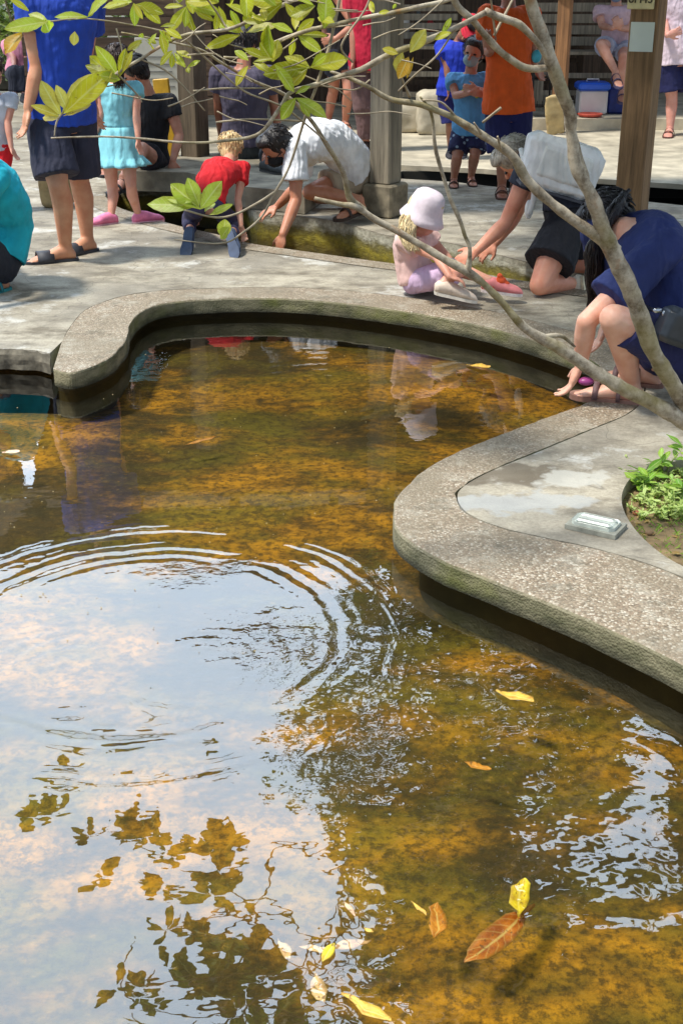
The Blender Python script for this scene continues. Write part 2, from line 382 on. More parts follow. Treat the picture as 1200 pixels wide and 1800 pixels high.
plant_hole = catmull([G(*p) for p in ((1300, 790), (1200, 808), (1130, 826), (1100, 850), (1092, 885), (1115, 930), (1160, 972), (1215, 1003), (1340, 1060), (1420, 930))], 5, True)
terrace = slab('terrace', outer, [chan, ch2, plant_hole], -.09, 0, M['concrete'])
# rough broken lip of the slab at the left
lip = MB(); LE = [p for p in left_edge]; LE = catmull(LE, 10)
for k, p in enumerate(LE):
    for q in range(5):
        z = -.001-.089*q/4; lip.v.append(Vector((p.x, p.y-.006-.009*(noise.noise(Vector((p.x*14, z*30, 0)))+.4) if q else p.y, z)))
for k in range(len(LE)-1):
    for q in range(4): a = k*5+q; lip.f.append((a, a+1, a+6, a+5))
o = lip.build('slab_lip', plain((120, 114, 100), 'broken_concrete', .9, 25, .35, bs=1), smooth=False); o['kind'] = 'structure'
# pond wall below the rim
wl = MB(); 
for a, b in zip(ro, ri):
    q = inset(a, b, .10); wl.v += [q+Vector((0, 0, -RT+.004)), q+Vector((0, 0, -.75))]
for k in range(n-1): wl.f.append((2*k, 2*k+1, 2*k+3, 2*k+2))
o = wl.build('pond_wall', M['skirt']); o['kind'] = 'structure'
bw = MB(); zb = G(0, 613).y+.9
c0 = inset(ro[0], ri[0], .10)
bw.v = [Vector((-9, zb, -.1)), Vector((-9, zb, -.8)), Vector((c0.x, zb, -.1)), Vector((c0.x, zb, -.8)), Vector((c0.x, c0.y, -.1)), Vector((c0.x, c0.y, -.8))]
bw.f = [(0, 1, 3, 2), (2, 3, 5, 4)]; o = bw.build('bridge_void_wall', M['dark']); o['kind'] = 'structure'
# bed and water
bed = MB(); NX, NY = 90, 110
for j in range(NY+1):
    for i in range(NX+1):
        x = -5+10*i/NX; y = .3+9*j/NY; bed.v.append(Vector((x, y, -.245+.03*noise.fractal(Vector((x*1.3, y*1.3, 0)), 1, 2, 4)-(.4 if (x < -1.05 and y > 5.15) else 0))))  # pit under the bridge, shaped to deepen the dark of its shade
for j in range(NY):
    for i in range(NX): a = j*(NX+1)+i; bed.f.append((a, a+1, a+NX+2, a+NX+1))
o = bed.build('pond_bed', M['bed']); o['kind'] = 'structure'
gr = MB(); gr.v = [Vector((x, y, -.95)) for x, y in ((-80, -60), (80, -60), (80, 120), (-80, 120))]; gr.f = [(0, 1, 2, 3)]
o = gr.build('ground', plain((92, 84, 62), 'ground_earth', .95, 2, .3)); o['kind'] = 'structure'
RC = G(258, 1112, WZ)
def watermat(F_IOR=2.05, ripples=True, tint=(.96, .925, .74, 1)):
    m = bpy.data.materials.new('pond_water'); m.use_nodes = True; t = m.node_tree; t.nodes.clear()
    out = N(t, 'ShaderNodeOutputMaterial'); ms = N(t, 'ShaderNodeMixShader'); tr = N(t, 'ShaderNodeBsdfTransparent'); gl = N(t, 'ShaderNodeBsdfGlossy', Roughness=.0)
    tr.inputs[0].default_value = tint; fr = N(t, 'ShaderNodeFresnel', IOR=F_IOR)
    L = t.links.new
    gb = N(t, 'ShaderNodeNewGeometry'); om = N(t, 'ShaderNodeMath', operation='MULTIPLY_ADD'); L(gb.outputs['Backfacing'], om.inputs[0]); om.inputs[1].default_value = -.85; om.inputs[2].default_value = 1.0
    fm = N(t, 'ShaderNodeMath', operation='MULTIPLY'); L(fr.outputs[0], fm.inputs[0]); L(om.outputs[0], fm.inputs[1])
    L(fm.outputs[0], ms.inputs[0]); L(tr.outputs[0], ms.inputs[1]); L(gl.outputs[0], ms.inputs[2]); L(ms.outputs[0], out.inputs[0])
    tcn = N(t, 'ShaderNodeTexCoord')
    def mm(op, *a):
        q = N(t, 'ShaderNodeMath', operation=op)
        for i, s in enumerate(a):
            if isinstance(s, (int, float)): q.inputs[i].default_value = s
            else: L(s, q.inputs[i])
        return q.outputs[0]
    def rdist(c, sx=1., sy=1.):
        sb = N(t, 'ShaderNodeVectorMath', operation='SUBTRACT'); L(tcn.outputs['Object'], sb.inputs[0]); sb.inputs[1].default_value = tuple(c)
        ml = N(t, 'ShaderNodeVectorMath', operation='MULTIPLY'); L(sb.outputs[0], ml.inputs[0]); ml.inputs[1].default_value = (sx, sy, 0)
        ln = N(t, 'ShaderNodeVectorMath', operation='LENGTH'); L(ml.outputs[0], ln.inputs[0]); return ln.outputs['Value']
    def gauss(d, s_): return mm('EXPONENT', mm('MULTIPLY', mm('MULTIPLY', mm('DIVIDE', d, s_), mm('DIVIDE', d, s_)), -1.0))
    obj = tcn.outputs['Object']
    wig = mm('MULTIPLY', mm('SUBTRACT', noise_n(t, obj, 7, 3), .5), .05)
    h = mm('MULTIPLY', mm('SUBTRACT', noise_n(t, obj, 1.6, 2, .4), .5), .0018)
    patchy = mm('MULTIPLY', mm('MAXIMUM', mm('SUBTRACT', noise_n(t, obj, 2.3, 3, .5), .40), 0.0), 7.0)
    if ripples:
        for (c, r0, wdt, lam, amp) in ((RC, .50, .05, .058, .0008), (RC, .66, .035, .05, .0005), (G(345, 1180, WZ), .17, .05, .05, .0004), (G(1010, 1420, WZ), .34, .10, .09, .0004), (G(560, 700, WZ), .2, .3, .09, .0004), (G(130, 1180, WZ), .05, .25, .05, .0003)):
            d = mm('ADD', rdist(c), wig); e = gauss(mm('SUBTRACT', d, r0), wdt)
            h = mm('ADD', h, mm('MULTIPLY', mm('MULTIPLY', mm('SINE', mm('MULTIPLY', d, 6.283/lam)), mm('MULTIPLY', e, patchy)), amp))
        for (c, sx, sy, sg, s1, amp) in ((G(470, 1130, WZ), 1, 1.0, .18, 17, .0085), (G(760, 1250, WZ), 1, 1, .34, 8, .0085), (G(900, 1600, WZ), 1, 1, .3, 7, .007), (G(1080, 1480, WZ), 1, 1, .2, 7, .005), (G(330, 1010, WZ), 1, 1, .12, 22, .002), (G(640, 1330, WZ), 1, 1, .18, 14, .004), (G(560, 690, WZ), 1, .6, .3, 13, .0015), (G(250, 640, WZ), 1, 1, .2, 12, .004)):
            e = gauss(rdist(c, sx, sy), sg); L2 = mm('MULTIPLY', mm('SUBTRACT', noise_n(t, obj, s1, 3, .5), .5), amp); h = mm('ADD', h, mm('MULTIPLY', e, L2))
        h = mm('ADD', h, mm('MULTIPLY', mm('SUBTRACT', noise_n(t, coords(t, (1, 1.6, 1)), 5.5, 3, .5), .5), .0005))
    b = N(t, 'ShaderNodeBump', Strength=1.0, Distance=1.0); L(h, b.inputs['Height'])
    L(b.outputs[0], fr.inputs['Normal']); L(b.outputs[0], gl.inputs['Normal'])
    return m
M['water'] = watermat()
wt = MB(); wt.v = [Vector((x, y, 0)) for x, y in ((-9, -1.5), (9, -1.5), (9, 6.9), (-9, 6.9))]; wt.f = [(0, 1, 2, 3)]
o = wt.build('pond_water', M['water'], smooth=False); o.location = (0, 0, WZ); o['kind'] = 'structure'
# object coordinates of the water equal world x, y
def mkch(name, loop, wall_mat, zw, col):
    l = loop; k = len(l); wm = MB()
    area = sum(l[i].x*l[(i+1) % k].y-l[(i+1) % k].x*l[i].y for i in range(k)); sg = 1 if area > 0 else -1
    l = [p-Vector(((l[(i+1) % k]-l[i-1]).y, -(l[(i+1) % k]-l[i-1]).x, 0)).normalized()*.006*sg for i, p in enumerate(l)]
    for p in l: wm.v += [Vector((p.x, p.y, -.004)), Vector((p.x, p.y, -.7))]
    for i in range(k): wm.f.append((2*i, 2*i+1, (2*((i+1) % k))+1, 2*((i+1) % k)))
    o = wm.build(name+'_wall', wall_mat, smooth=False); o['kind'] = 'structure'
    wv = MB(); wv.v = [Vector((min(p.x for p in l)-.05, min(p.y for p in l)-.05, zw)), Vector((max(p.x for p in l)+.05, min(p.y for p in l)-.05, zw)), Vector((max(p.x for p in l)+.05, max(p.y for p in l)+.05, zw)), Vector((min(p.x for p in l)-.05, max(p.y for p in l)+.05, zw))]
    wv.f = [(0, 1, 2, 3)]; o = wv.build(name+'_water', col, smooth=False); o['kind'] = 'structure'
mw, t_, b_ = newmat('dark_water'); b_.inputs['Base Color'].default_value = lin((22, 22, 12)); b_.inputs['Roughness'].default_value = .06; bump(t_, b_, noise_n(t_, coords(t_), 9, 3), .15, .01)
def shrink(loop, d):
    c = sum(loop, Vector())/len(loop); out = []
    k = len(loop)
    for i, p in enumerate(loop):
        tt = (loop[(i+1) % k]-loop[i-1]); nn = Vector((tt.y, -tt.x, 0)).normalized(); out.append(p-nn*d)
    return out
mkch('channel', [p.copy() for p in chan], M['moss'], -.30, mw)
mkch('back_channel', [p.copy() for p in ch2], M['dark'], -.22, mw)
# pebbled strip along the near side of the channel
st = MB(); nr = near
for p, q in zip(nr, nr[1:]+[nr[-1]]):
    tt = (nr[min(nr.index(p)+1, len(nr)-1)]-nr[max(nr.index(p)-1, 0)]); nn = Vector((-tt.y, tt.x, 0)).normalized()
    if nn.y > 0: nn = -nn
    st.v += [p+nn*.004+Vector((0, 0, .004)), p+nn*.15+Vector((0, 0, .004))]
for k in range(len(nr)-1): st.f.append((2*k, 2*k+1, 2*k+3, 2*k+2))
o = st.build('channel_kerb', M['pebble'], smooth=False); o['kind'] = 'structure'; fixn(o)
# stone platform behind (two low tiers)
PZ = .04
PL = .15
pf = [G(x, y, PZ) for x, y in ((195, 302), (330, 302), (425, 302), (520, 302), (600, 298), (700, 290), (850, 297), (1000, 311), (1200, 324), (1500, 345))]
plat = slab('stone_platform', pf+[Vector((9, pf[-1].y, PZ)), Vector((9, 17, PZ)), Vector((pf[0].x-.05, 17, PZ))], [], -.05 if False else .002, PZ, M['stone'])
lf = [G(x, y, PL) for x, y in ((195, 300), (330, 303), (430, 328), (535, 338))]
slab('stone_ledge', lf+[Vector((lf[-1].x+.25, 9.6, PL)), Vector((lf[-1].x+.1, 11.4, PL)), Vector((lf[0].x, 11.4, PL))], [], .006, PL, plain((150, 142, 124), 'ledge_stone', .9, 6, .3, bs=1))
st2 = slab('upper_step', [Vector((.3, 13.15, 0)), Vector((9, 13.15, 0)), Vector((9, 16.9, 0)), Vector((.3, 16.9, 0))], [], PZ+.002, .15, M['stone'])
# planter soil and weeds
cph = sum(plant_hole, Vector())/len(plant_hole)
soil = slab('planter_soil', [cph+(p-cph)*1.04 for p in plant_hole], [], -.3, -.045, M['soil'])
# ---------------------------------------------------------------- people
def V(x, y, z): return Vector((x, y, z))
def J(p, z0=0.0): return p if isinstance(p, Vector) else (G(p[0], p[1], z0) if len(p) == 2 else P(*p))
def hand(mb, wr, d, nrm, s, curl=.5, side=1, nail=None):
    d = d.normalized(); nrm = (nrm-d*nrm.dot(d)).normalized(); x = d.cross(nrm).normalized()*side
    mb.cone(wr, .026*s, wr+d*.05*s, .034*s, 10, flat=.55, up=nrm); pc = wr+d*.055*s
    mb.ell(pc, (.040*s, .016*s, .048*s), (x, nrm, d), 12, 7)
    for k, (ox, ln) in enumerate(((-.030, .062), (-.010, .074), (.010, .070), (.029, .054))):
        b = pc+d*.036*s+x*ox*s; a = curl*.7; p0 = b; r = .0088*s
        for j in range(3):
            dd = (d*math.cos(a)-nrm*math.sin(a)+x*ox*3.2).normalized(); p1 = p0+dd*ln*s*(.42, .33, .25)[j]; mb.cone(p0, r, p1, r*.9, 8); p0 = p1; r *= .9; a += curl*.8
    tb = wr+d*.03*s-x*.028*s; td = (d*.65-x*.7-nrm*.3).normalized(); t1 = tb+td*.035*s; mb.cone(tb, .014*s, t1, .011*s, 8)
    mb.cone(t1, .011*s, t1+(td*.5+d*.7).normalized()*.03*s, .008*s, 8)
def foot_mesh(mb, an, heel, toe, s, up=V(0, 0, 1)):
    d = (toe-heel).normalized(); x = d.cross(up).normalized()
    r = []
    L = .245*s
    for f, wd, ht, z in ((0, .022, .022, .026), (.08, .031, .034, .036), (.25, .033, .046, .048), (.45, .038, .036, .038), (.68, .046, .024, .026), (.85, .042, .017, .019), (.97, .028, .010, .012)):
        r.append((heel+d*L*f+up*z*s, x*wd*s, up*ht*s))
    mb.loft(r, 14)
    for k, o_ in enumerate((-.033, -.016, -.002, .012, .025)):
        q = heel+d*L*(.9+(.03 if k in (1, 2) else 0)-.03*abs(k-1.5))+x*o_*s+up*.012*s; mb.cone(q, .0095*s, q+d*.03*s, .008*s, 8)
    mb.cone(an, .036*s, heel+d*L*.2+up*.05*s, .038*s, 12)
def lerp(a, b, t): return a+(b-a)*t
class Fig: pass
def person(label, s, pel, neck, head, face, latP, latS, arms, legs, z0=0.0, skin=(214, 160, 132), hs=None, group=None, girth=1.0, voxel=.007, mid=None, upv=None, eyes=True, shrug=0.0):
    F = Fig(); F.s = s; F.z0 = z0; hs = hs or s; F.hs = hs; F.g = girth; F.voxel = voxel
    F.pel, F.neck, F.head = J(pel), J(neck), J(head)
    F.face = face.normalized(); F.latP = latP.normalized(); F.latS = latS.normalized()
    F.arms = {k: tuple([J(a[0]), J(a[1])]+list(a[2:])) for k, a in arms.items()}
    F.legs = {}
    for k, l in legs.items():
        kn, heel, toe = J(l[0], z0), J(l[1], z0), J(l[2], z0)
        fu = l[3] if len(l) > 3 else V(0, 0, 1); d = (toe-heel).normalized()
        F.legs[k] = (kn, heel+fu*.085*s+d*.05*s, heel, toe, fu)
    base = V(F.pel.x, F.pel.y, z0)
    F.root = empty('person', base, label, 'person', group); F.skin = skinmat(skin)
    b = MB(); g = girth
    F.mid = J(mid) if mid else lerp(F.pel, F.neck, .48)
    sp_pts = catmull([F.pel, F.mid, F.neck], 6); F.sp = sp_pts; m_ = len(sp_pts)-1
    F.spine = []
    wid = [(0, .165, .118), (.12, .168, .122), (.3, .145, .108), (.48, .138, .103), (.65, .158, .115), (.8, .172, .112), (.9, .15, .088), (.97, .085, .065), (1.0, .055, .055)]
    for f, wa, wb in wid:
        q = f*m_; i = min(int(q), m_-1); c = lerp(sp_pts[i], sp_pts[i+1], q-i); tg = (sp_pts[min(i+1, m_)]-sp_pts[max(i-1, 0)]).normalized()
        lat = lerp(F.latP, F.latS, f); lat = (lat-tg*lat.dot(tg)).normalized(); dp = tg.cross(lat)
        F.spine.append((f, c, lat, dp, wa*s*g, wb*s*g, tg))
    tgp = F.spine[0][6]
    rings = [(c, lat*wa*.93, dp*wb*.93) for f, c, lat, dp, wa, wb, tg in F.spine]
    rings.insert(0, (F.pel-tgp*.07*s, F.spine[0][2]*.12*s*g, F.spine[0][3]*.09*s*g))
    b.loft(rings, 20)
    F.hip = {'L': F.pel-F.latP*.09*s*g-tgp*.02*s, 'R': F.pel+F.latP*.09*s*g-tgp*.02*s}
    tgn = F.spine[-2][6]; F.tgn = tgn
    F.sho = {'L': F.neck-F.latS*.175*s*g-tgn*(.055-shrug)*s, 'R': F.neck+F.latS*.175*s*g-tgn*(.055-shrug)*s}
    for k, (el, wr, hd, nrm, curl) in F.arms.items():
        sh = F.sho[k]; b.cone(lerp(sh, F.neck-tgn*.04*s, .6), .05*s, sh, .054*s); b.cone(sh, .054*s, lerp(sh, el, .45), .047*s); b.cone(lerp(sh, el, .45), .047*s, el, .036*s)
        b.cone(el, .037*s, lerp(el, wr, .3), .039*s); b.cone(lerp(el, wr, .3), .039*s, wr, .025*s); hand(b, wr, hd, nrm, s, curl, 1 if k == 'R' else -1)
    for k, (kn, an, heel, toe, fu) in F.legs.items():
        hp = F.hip[k]; b.cone(hp, .092*s*g, lerp(hp, kn, .5), .076*s*g); b.cone(lerp(hp, kn, .5), .076*s*g, kn, .053*s)
        bk = (lerp(kn, an, .3)); cd = (an-kn).normalized(); off = (heel-toe).normalized()*.012*s
        b.cone(kn, .053*s, bk+off, .056*s); b.cone(bk+off, .056*s, an, .034*s); foot_mesh(b, an, heel, toe, s, fu)
    # head
    up = upv or (F.head-F.neck); f = F.face; r = f.cross(up).normalized(); u = r.cross(f).normalized(); F.hf = (r, f, u); c = F.head
    b.cone(F.neck-tgn*.02*s, .058*s, c-u*.05*hs-f*.018*hs, .05*hs)
    b.ell(c+u*.018*hs-f*.008*hs, (.074*hs, .092*hs, .096*hs), (r, f, u), 18, 12)
    b.ell(c+f*.024*hs-u*.055*hs, (.054*hs, .062*hs, .062*hs), (r, f, u), 14, 9)
    b.cone(c+f*.083*hs+u*.0*hs, .009*hs, c+f*.106*hs-u*.034*hs, .015*hs, 8)
    b.ell(c+f*.078*hs-u*.068*hs, (.024*hs, .01*hs, .008*hs), (r, f, u), 8, 5)
    for sgn in (-1, 1): b.ell(c+r*.076*hs*sgn-f*.012*hs-u*.01*hs, (.010*hs, .018*hs, .030*hs), (r, f, u), 8, 6)
    F.body = b.fuse('body', F.skin, F.root, voxel, 3)
    if eyes:
        for sgn in (-1, 1):
            e = MB(); e.ell(c+f*.076*hs+r*.031*hs*sgn+u*.002*hs, (.014*hs, .011*hs, .008*hs), (r, f, u), 10, 6)
            e.build('eye', plain((46, 34, 28), 'dark_eye', .2), F.root)
    return F
def hair(F, col, kind='short', long_pts=None, width=.06, nstr=60, hat=False):
    r, f, u = F.hf; hs = F.hs; c = F.head; b = MB(); raw = MB()
    b.ell(c+u*.036*hs-f*.024*hs, (.088*hs, .094*hs, .093*hs), (r, f, u), 20, 14)
    b.ell(c+u*.085*hs+f*.035*hs, (.068*hs, .06*hs, .035*hs), (r, f, u), 14, 8)
    b.ell(c-f*.052*hs-u*.03*hs, (.07*hs, .055*hs, .075*hs), (r, f, u), 14, 8)
    rg = random.Random(int(abs(c.x)*1000)); h = b
    if long_pts:
        pts = catmull([J(p) for p in long_pts], 5)
        def strand(mb, rad_, n_):
            ph = rg.uniform(0, 6.28); q = rg.random()**.5*width; oo = r*math.cos(ph)*q+f*math.sin(ph)*q*.7; L = rg.uniform(.75, 1.05); m_ = max(4, int(len(pts)*min(1, L)))
            ww = [rg.uniform(-1, 1) for _ in range(3)]
            pp = [p+oo*(1-.25*i/m_)+V(ww[0], ww[1], ww[2])*.012*hs*math.sin(i*.6+ph) for i, p in enumerate(pts[:m_])]
            mb.tube(pp, [max(.0008, rad_*(1-.75*i/m_)) for i in range(m_)], n_)
        for k in range(nstr//2): strand(b, .010*hs, 5)
        for k in range(nstr*4): strand(raw, .0032, 4)
    o = b.fuse('hair', hairmat(col), F.root, .006 if not long_pts else .005, 1, [(.05, .012*hs)])
    s_ = raw
    for k in range(0 if hat else 240):
        d = V(rg.gauss(0, 1), rg.gauss(0, 1), rg.gauss(0, 1)).normalized()
        if d.y > .45 and d.z < .5: continue
        p = c+u*.036*hs-f*.024*hs+r*d.x*.088*hs+f*d.y*.094*hs+u*d.z*.093*hs
        t_ = (-u*.9+f*rg.uniform(-.4, .4)+r*rg.uniform(-.4, .4)); n_ = (p-c).normalized(); t_ = (t_-n_*t_.dot(n_)).normalized()
        s_.tube([p-n_*.004, p+t_*.02*hs+n_*.003, p+t_*.04*hs-n_*.001], [.0035*hs, .003*hs, .001], 4)
    if s_.v:
        me = o.data; base = org(F.root); vs = [v.co.copy() for v in me.vertices]; fs_ = [tuple(q.vertices) for q in me.polygons]; n0 = len(vs)
        me2 = bpy.data.meshes.new('hair'); me2.from_pydata([tuple(v) for v in vs]+[tuple(v-base) for v in s_.v], [], fs_+[tuple(q+n0 for q in f_) for f_ in s_.f]); me2.update()
        me2.materials.append(hairmat(col)); me2.polygons.foreach_set('use_smooth', [True]*len(me2.polygons)); o.data = me2; bpy.data.meshes.remove(me)
    return o
def shirt(F, mat, sleeve=.42, hem=0.0, infl=.014, name='shirt', flare=.0, collar=True, disp=((.11, .022), (.04, .006)), longsleeve=False):
    s = F.s; b = MB(); rings = []
    for f, c, lat, dp, wa, wb, tg in F.spine:
        if f < hem-.001: continue
        e = infl*s+flare*s*(1-f)
        rings.append((c, lat*(wa*1.0+e), dp*(wb*1.0+e)) if f < .99 else (c-tg*.005*s, lat*(wa*.9+.006), dp*(wb*.9+.006)))
    if hem <= 0:
        f, c, lat, dp, wa, wb, tg = F.spine[0]; e = infl*s+flare*s; rings.insert(0, (c+tg*hem*s, lat*(wa+e*1.15), dp*(wb+e*1.15)))
    b.loft(rings, 24)
    for k, a in F.arms.items():
        sh, el, wr = F.sho[k], a[0], a[1]
        b.cone(lerp(sh, F.neck-F.tgn*.05*s, .55), .062*s, sh, .066*s+infl*s*.3)
        if sleeve > 0:
            if sleeve <= 1: b.cone(sh, .064*s+infl*s*.3, lerp(sh, el, sleeve), .062*s+infl*s*.9, 14, round1=False)
            else:
                b.cone(sh, .066*s, el, .055*s, 14); b.cone(el, .054*s, lerp(el, wr, min(.97, sleeve-1)), .042*s, 14, round1=False)
    F.shirt = b.fuse(name, mat, F.root, max(.007, F.voxel), 2, list(disp)); return F.shirt
def shorts(F, mat, frac=.72, infl=.016, name='shorts', waist=.12, flare=.014):
    s = F.s; g = F.g; b = MB(); rings = []
    for f, c, lat, dp, wa, wb, tg in F.spine:
        if f > waist+.001: break
        rings.append((c, lat*(wa+.010*s), dp*(wb+.010*s)))
    rings.insert(0, (F.pel-F.spine[0][6]*.06*s, F.spine[0][2]*.15*s*g, F.spine[0][3]*.11*s*g)); b.loft(rings, 20)
    for k, l in F.legs.items():
        hp, kn, an = F.hip[k], l[0], l[1]; fr = min(frac, 1)
        e = lerp(hp, kn, fr); b.cone(hp, .102*s*g, e, (.066+.022*(1-fr))*s*g+(infl+flare)*s, 16, round1=frac > 1)
        if frac > 1: b.cone(kn, .068*s+infl*s, lerp(kn, an, frac-1), .052*s+infl*s, 14, round1=False)
    F.pants = b.fuse(name, mat, F.root, max(.007, F.voxel), 2, [(.09, .016), (.035, .004)]); return F.pants
def footwear(F, col, kind='sandal', col2=None, sole=None, only=None, fs=1.0):
    for k, (kn, an, heel, toe, fu) in F.legs.items():
        if only and k != only: continue
        s = F.s*fs; d = (toe-heel).normalized(); x = d.cross(fu).normalized(); L = .265*s
        m_ = plain(col, 'rubber' if kind != 'sneaker' else 'canvas', .7)
        b = MB(); off = -fu*.006
        rs = []
        for f, wd in ((-.05, .018), (0, .032), (.15, .038), (.45, .038), (.72, .050), (.9, .045), (1.0, .03), (1.04, .012)): rs.append((f, wd))
        i0 = []
        for f, wd in rs: b.v += [heel+d*L*f+x*wd*s+off, heel+d*L*f-x*wd*s+off, heel+d*L*f-x*wd*s+off+fu*.020*s, heel+d*L*f+x*wd*s+off+fu*.020*s]
        for j in range(len(rs)-1): b.bridge(j*4, j*4+4, 4)
        b.cap(0, 4, False); b.cap(len(rs)*4-4, 4, True)
        if kind == 'sandal' or kind == 'slide' or kind == 'flipflop':
            so = b.build('sandal' if kind == 'sandal' else 'slide' if kind == 'slide' else 'flip_flop', plain(sole or col, 'rubber_sole', .7), F.root, smooth=False)
            wds = {'slide': [(.45, .78)], 'sandal': [(.62, .7), (.30, .36)], 'flipflop': [(.55, .6)]}[kind]
            for f0, f1 in wds:
                st_ = MB()
                for f in (f0, (f0+f1)/2, f1):
                    hh = (.075 if f < .45 else .056)*s
                    for a in range(9): t = math.pi*a/8; st_.v.append(heel+d*L*f+x*math.cos(t)*.053*s+fu*(.008*s+math.sin(t)*hh))
                for q in range(2):
                    for a in range(8): z = q*9+a; st_.f.append((z, z+1, z+10, z+9))
                ob = st_.build('strap', plain(col2 or col, 'strap_leather', .6), so)
                md = ob.modifiers.new('thick', 'SOLIDIFY'); md.thickness = .006; md.offset = 1
        else:
            q = MB(); r = []
            for f, wd, ht in ((-.05, .026, .028), (.05, .043, .042), (.25, .045, .050), (.45, .048, .046), (.68, .056, .034), (.88, .050, .027), (1.0, .034, .018), (1.05, .016, .008)): r.append((heel+d*L*f+fu*(ht+.002)*s, x*wd*s, fu*ht*s))
            q.loft(r, 16); so = q.fuse('shoe', m_, F.root, .006, 1)
            b.build('sole', plain(sole or (225, 222, 215), 'rubber_sole', .7), so, smooth=False)
def mask(F, col):
    r, f, u = F.hf; hs = F.hs; c = F.head; b = MB()
    b.ell(c+f*.044*hs-u*.052*hs, (.060*hs, .066*hs, .052*hs), (r, f, u), 16, 10)
    b.tube([c+f*.06*hs+r*.05*hs-u*.03*hs, c+r*.082*hs-u*.01*hs], [.003, .003], 5); b.tube([c+f*.06*hs-r*.05*hs-u*.03*hs, c-r*.082*hs-u*.01*hs], [.003, .003], 5)
    b.build('face_mask', cloth(col, 'mask'), F.root)
X = V(1, 0, 0); Y_ = V(0, 1, 0); Z = V(0, 0, 1)
DN = V(0, 0, -1)

# 1 standing man, royal blue polo
F = person('tall man standing in a royal blue shirt, navy shorts and slides, seen from behind', 1.06, (108, 205, 7.15), (106, -28, 7.15), (100, -95, 7.2), V(-.8, .5, -.1), V(.62, .6, 0), V(.7, .55, 0),
   {'L': ((66, 118, 7.0), (50, 190, 6.95), V(-.25, -.1, -1), V(.8, .5, 0), .35), 'R': ((150, 110, 7.45), (165, 180, 7.6), V(.1, .3, -1), V(-1, 0, 0), .4)},
   {'L': ((103, 325, 6.98), (134, 457), (72, 462)), 'R': ((140, 318, 7.3), (168, 440), (128, 448))}, skin=(214, 158, 124), mid=(106, 95, 7.12), voxel=.007, girth=1.02)
hair(F, (40, 30, 24)); shirt(F, cloth((36, 74, 186), 'blue'), .5, -.02, .022); shorts(F, cloth((44, 46, 66), 'navy'), .86, .03, flare=.02); footwear(F, (58, 60, 68), 'slide')
# 2 girl in an aqua dress
F = person('little girl in a pale aqua dress with ruffled hem and pink clogs', .66, (206, 248, 8.3), (207, 145, 8.3), (205, 108, 8.32), V(-.4, .9, -.2), V(1, .2, 0), V(1, .1, 0),
   {'L': ((178, 200, 8.25), (166, 240, 8.25), V(-.1, 0, -1), V(.8, .5, 0), .4), 'R': ((240, 200, 8.25), (243, 245, 8.2), V(.1, 0, -1), V(-.8, .5, 0), .4)},
   {'L': ((198, 330, 8.3), (205, 392), (172, 396)), 'R': ((231, 328, 8.2), (236, 392), (268, 389))}, hs=.86, skin=(222, 170, 148), girth=1.0, voxel=.006)
hair(F, (50, 32, 24), long_pts=[(207, 95, 8.2), (208, 130, 8.17), (210, 158, 8.17)], width=.045, nstr=30)
DM = cloth((138, 212, 226), 'aqua'); shirt(F, DM, .3, .3, .02, 'dress')
b = MB(); rr = []
for t, wa, wb in ((0, .11, .085), (.12, .112, .09), (.3, .128, .1), (.55, .145, .115), (.78, .155, .122), (.80, .160, .128), (.93, .182, .15), (1, .19, .158)):
    c = lerp(P(206, 222, 8.3), P(207, 290, 8.28), t); amp = .10*max(0, t-.75)/.25+.02
    rr.append((c, X*wa, Y_*wb, amp))
ids = [b.ring(c, a, bb, 72, (lambda q, am=am: 1+am*math.sin(q*math.pi*2*13)+.4*am*math.sin(q*math.pi*2*5+1))) for c, a, bb, am in rr]
for p, q in zip(ids, ids[1:]): b.bridge(p, q, 72)
sk = b.build('skirt', DM, F.root); md = sk.modifiers.new('t', 'SOLIDIFY'); md.thickness = .004; footwear(F, (232, 130, 170), 'shoe', sole=(240, 190, 205), fs=1.15)
# 3 seated person in black
F = person('dark-haired person in a black top sitting on the stone ledge and leaning on one arm', .98, (262, 288, 10.0), (262, 165, 9.95), (236, 125, 9.85), V(-.9, .1, -.5), V(.75, -.5, 0), V(.85, -.35, 0),
   {'R': ((315, 238, 9.85), (304, 282, 9.7), V(-.05, -.3, -1), V(0, -1, 0), .35), 'L': ((228, 235, 9.85), (215, 275, 9.6), V(-.2, -.4, -.8), V(0, -1, 0), .6)},
   {'R': ((250, 262, 9.35), (225, 330, 9.15), (205, 338, 9.0)), 'L': ((180, 262, 9.6), (168, 300, 9.5), (186, 312, 9.25))}, z0=.15, skin=(200, 146, 122))
hair(F, (26, 20, 20), long_pts=[(240, 115, 9.95), (250, 140, 10.05), (252, 160, 10.1)], width=.04, nstr=26); shirt(F, cloth((24, 24, 30), 'black'), .45, -.02, .02); shorts(F, cloth((30, 30, 38), 'black2'), .6); footwear(F, (44, 42, 48), 'sandal')
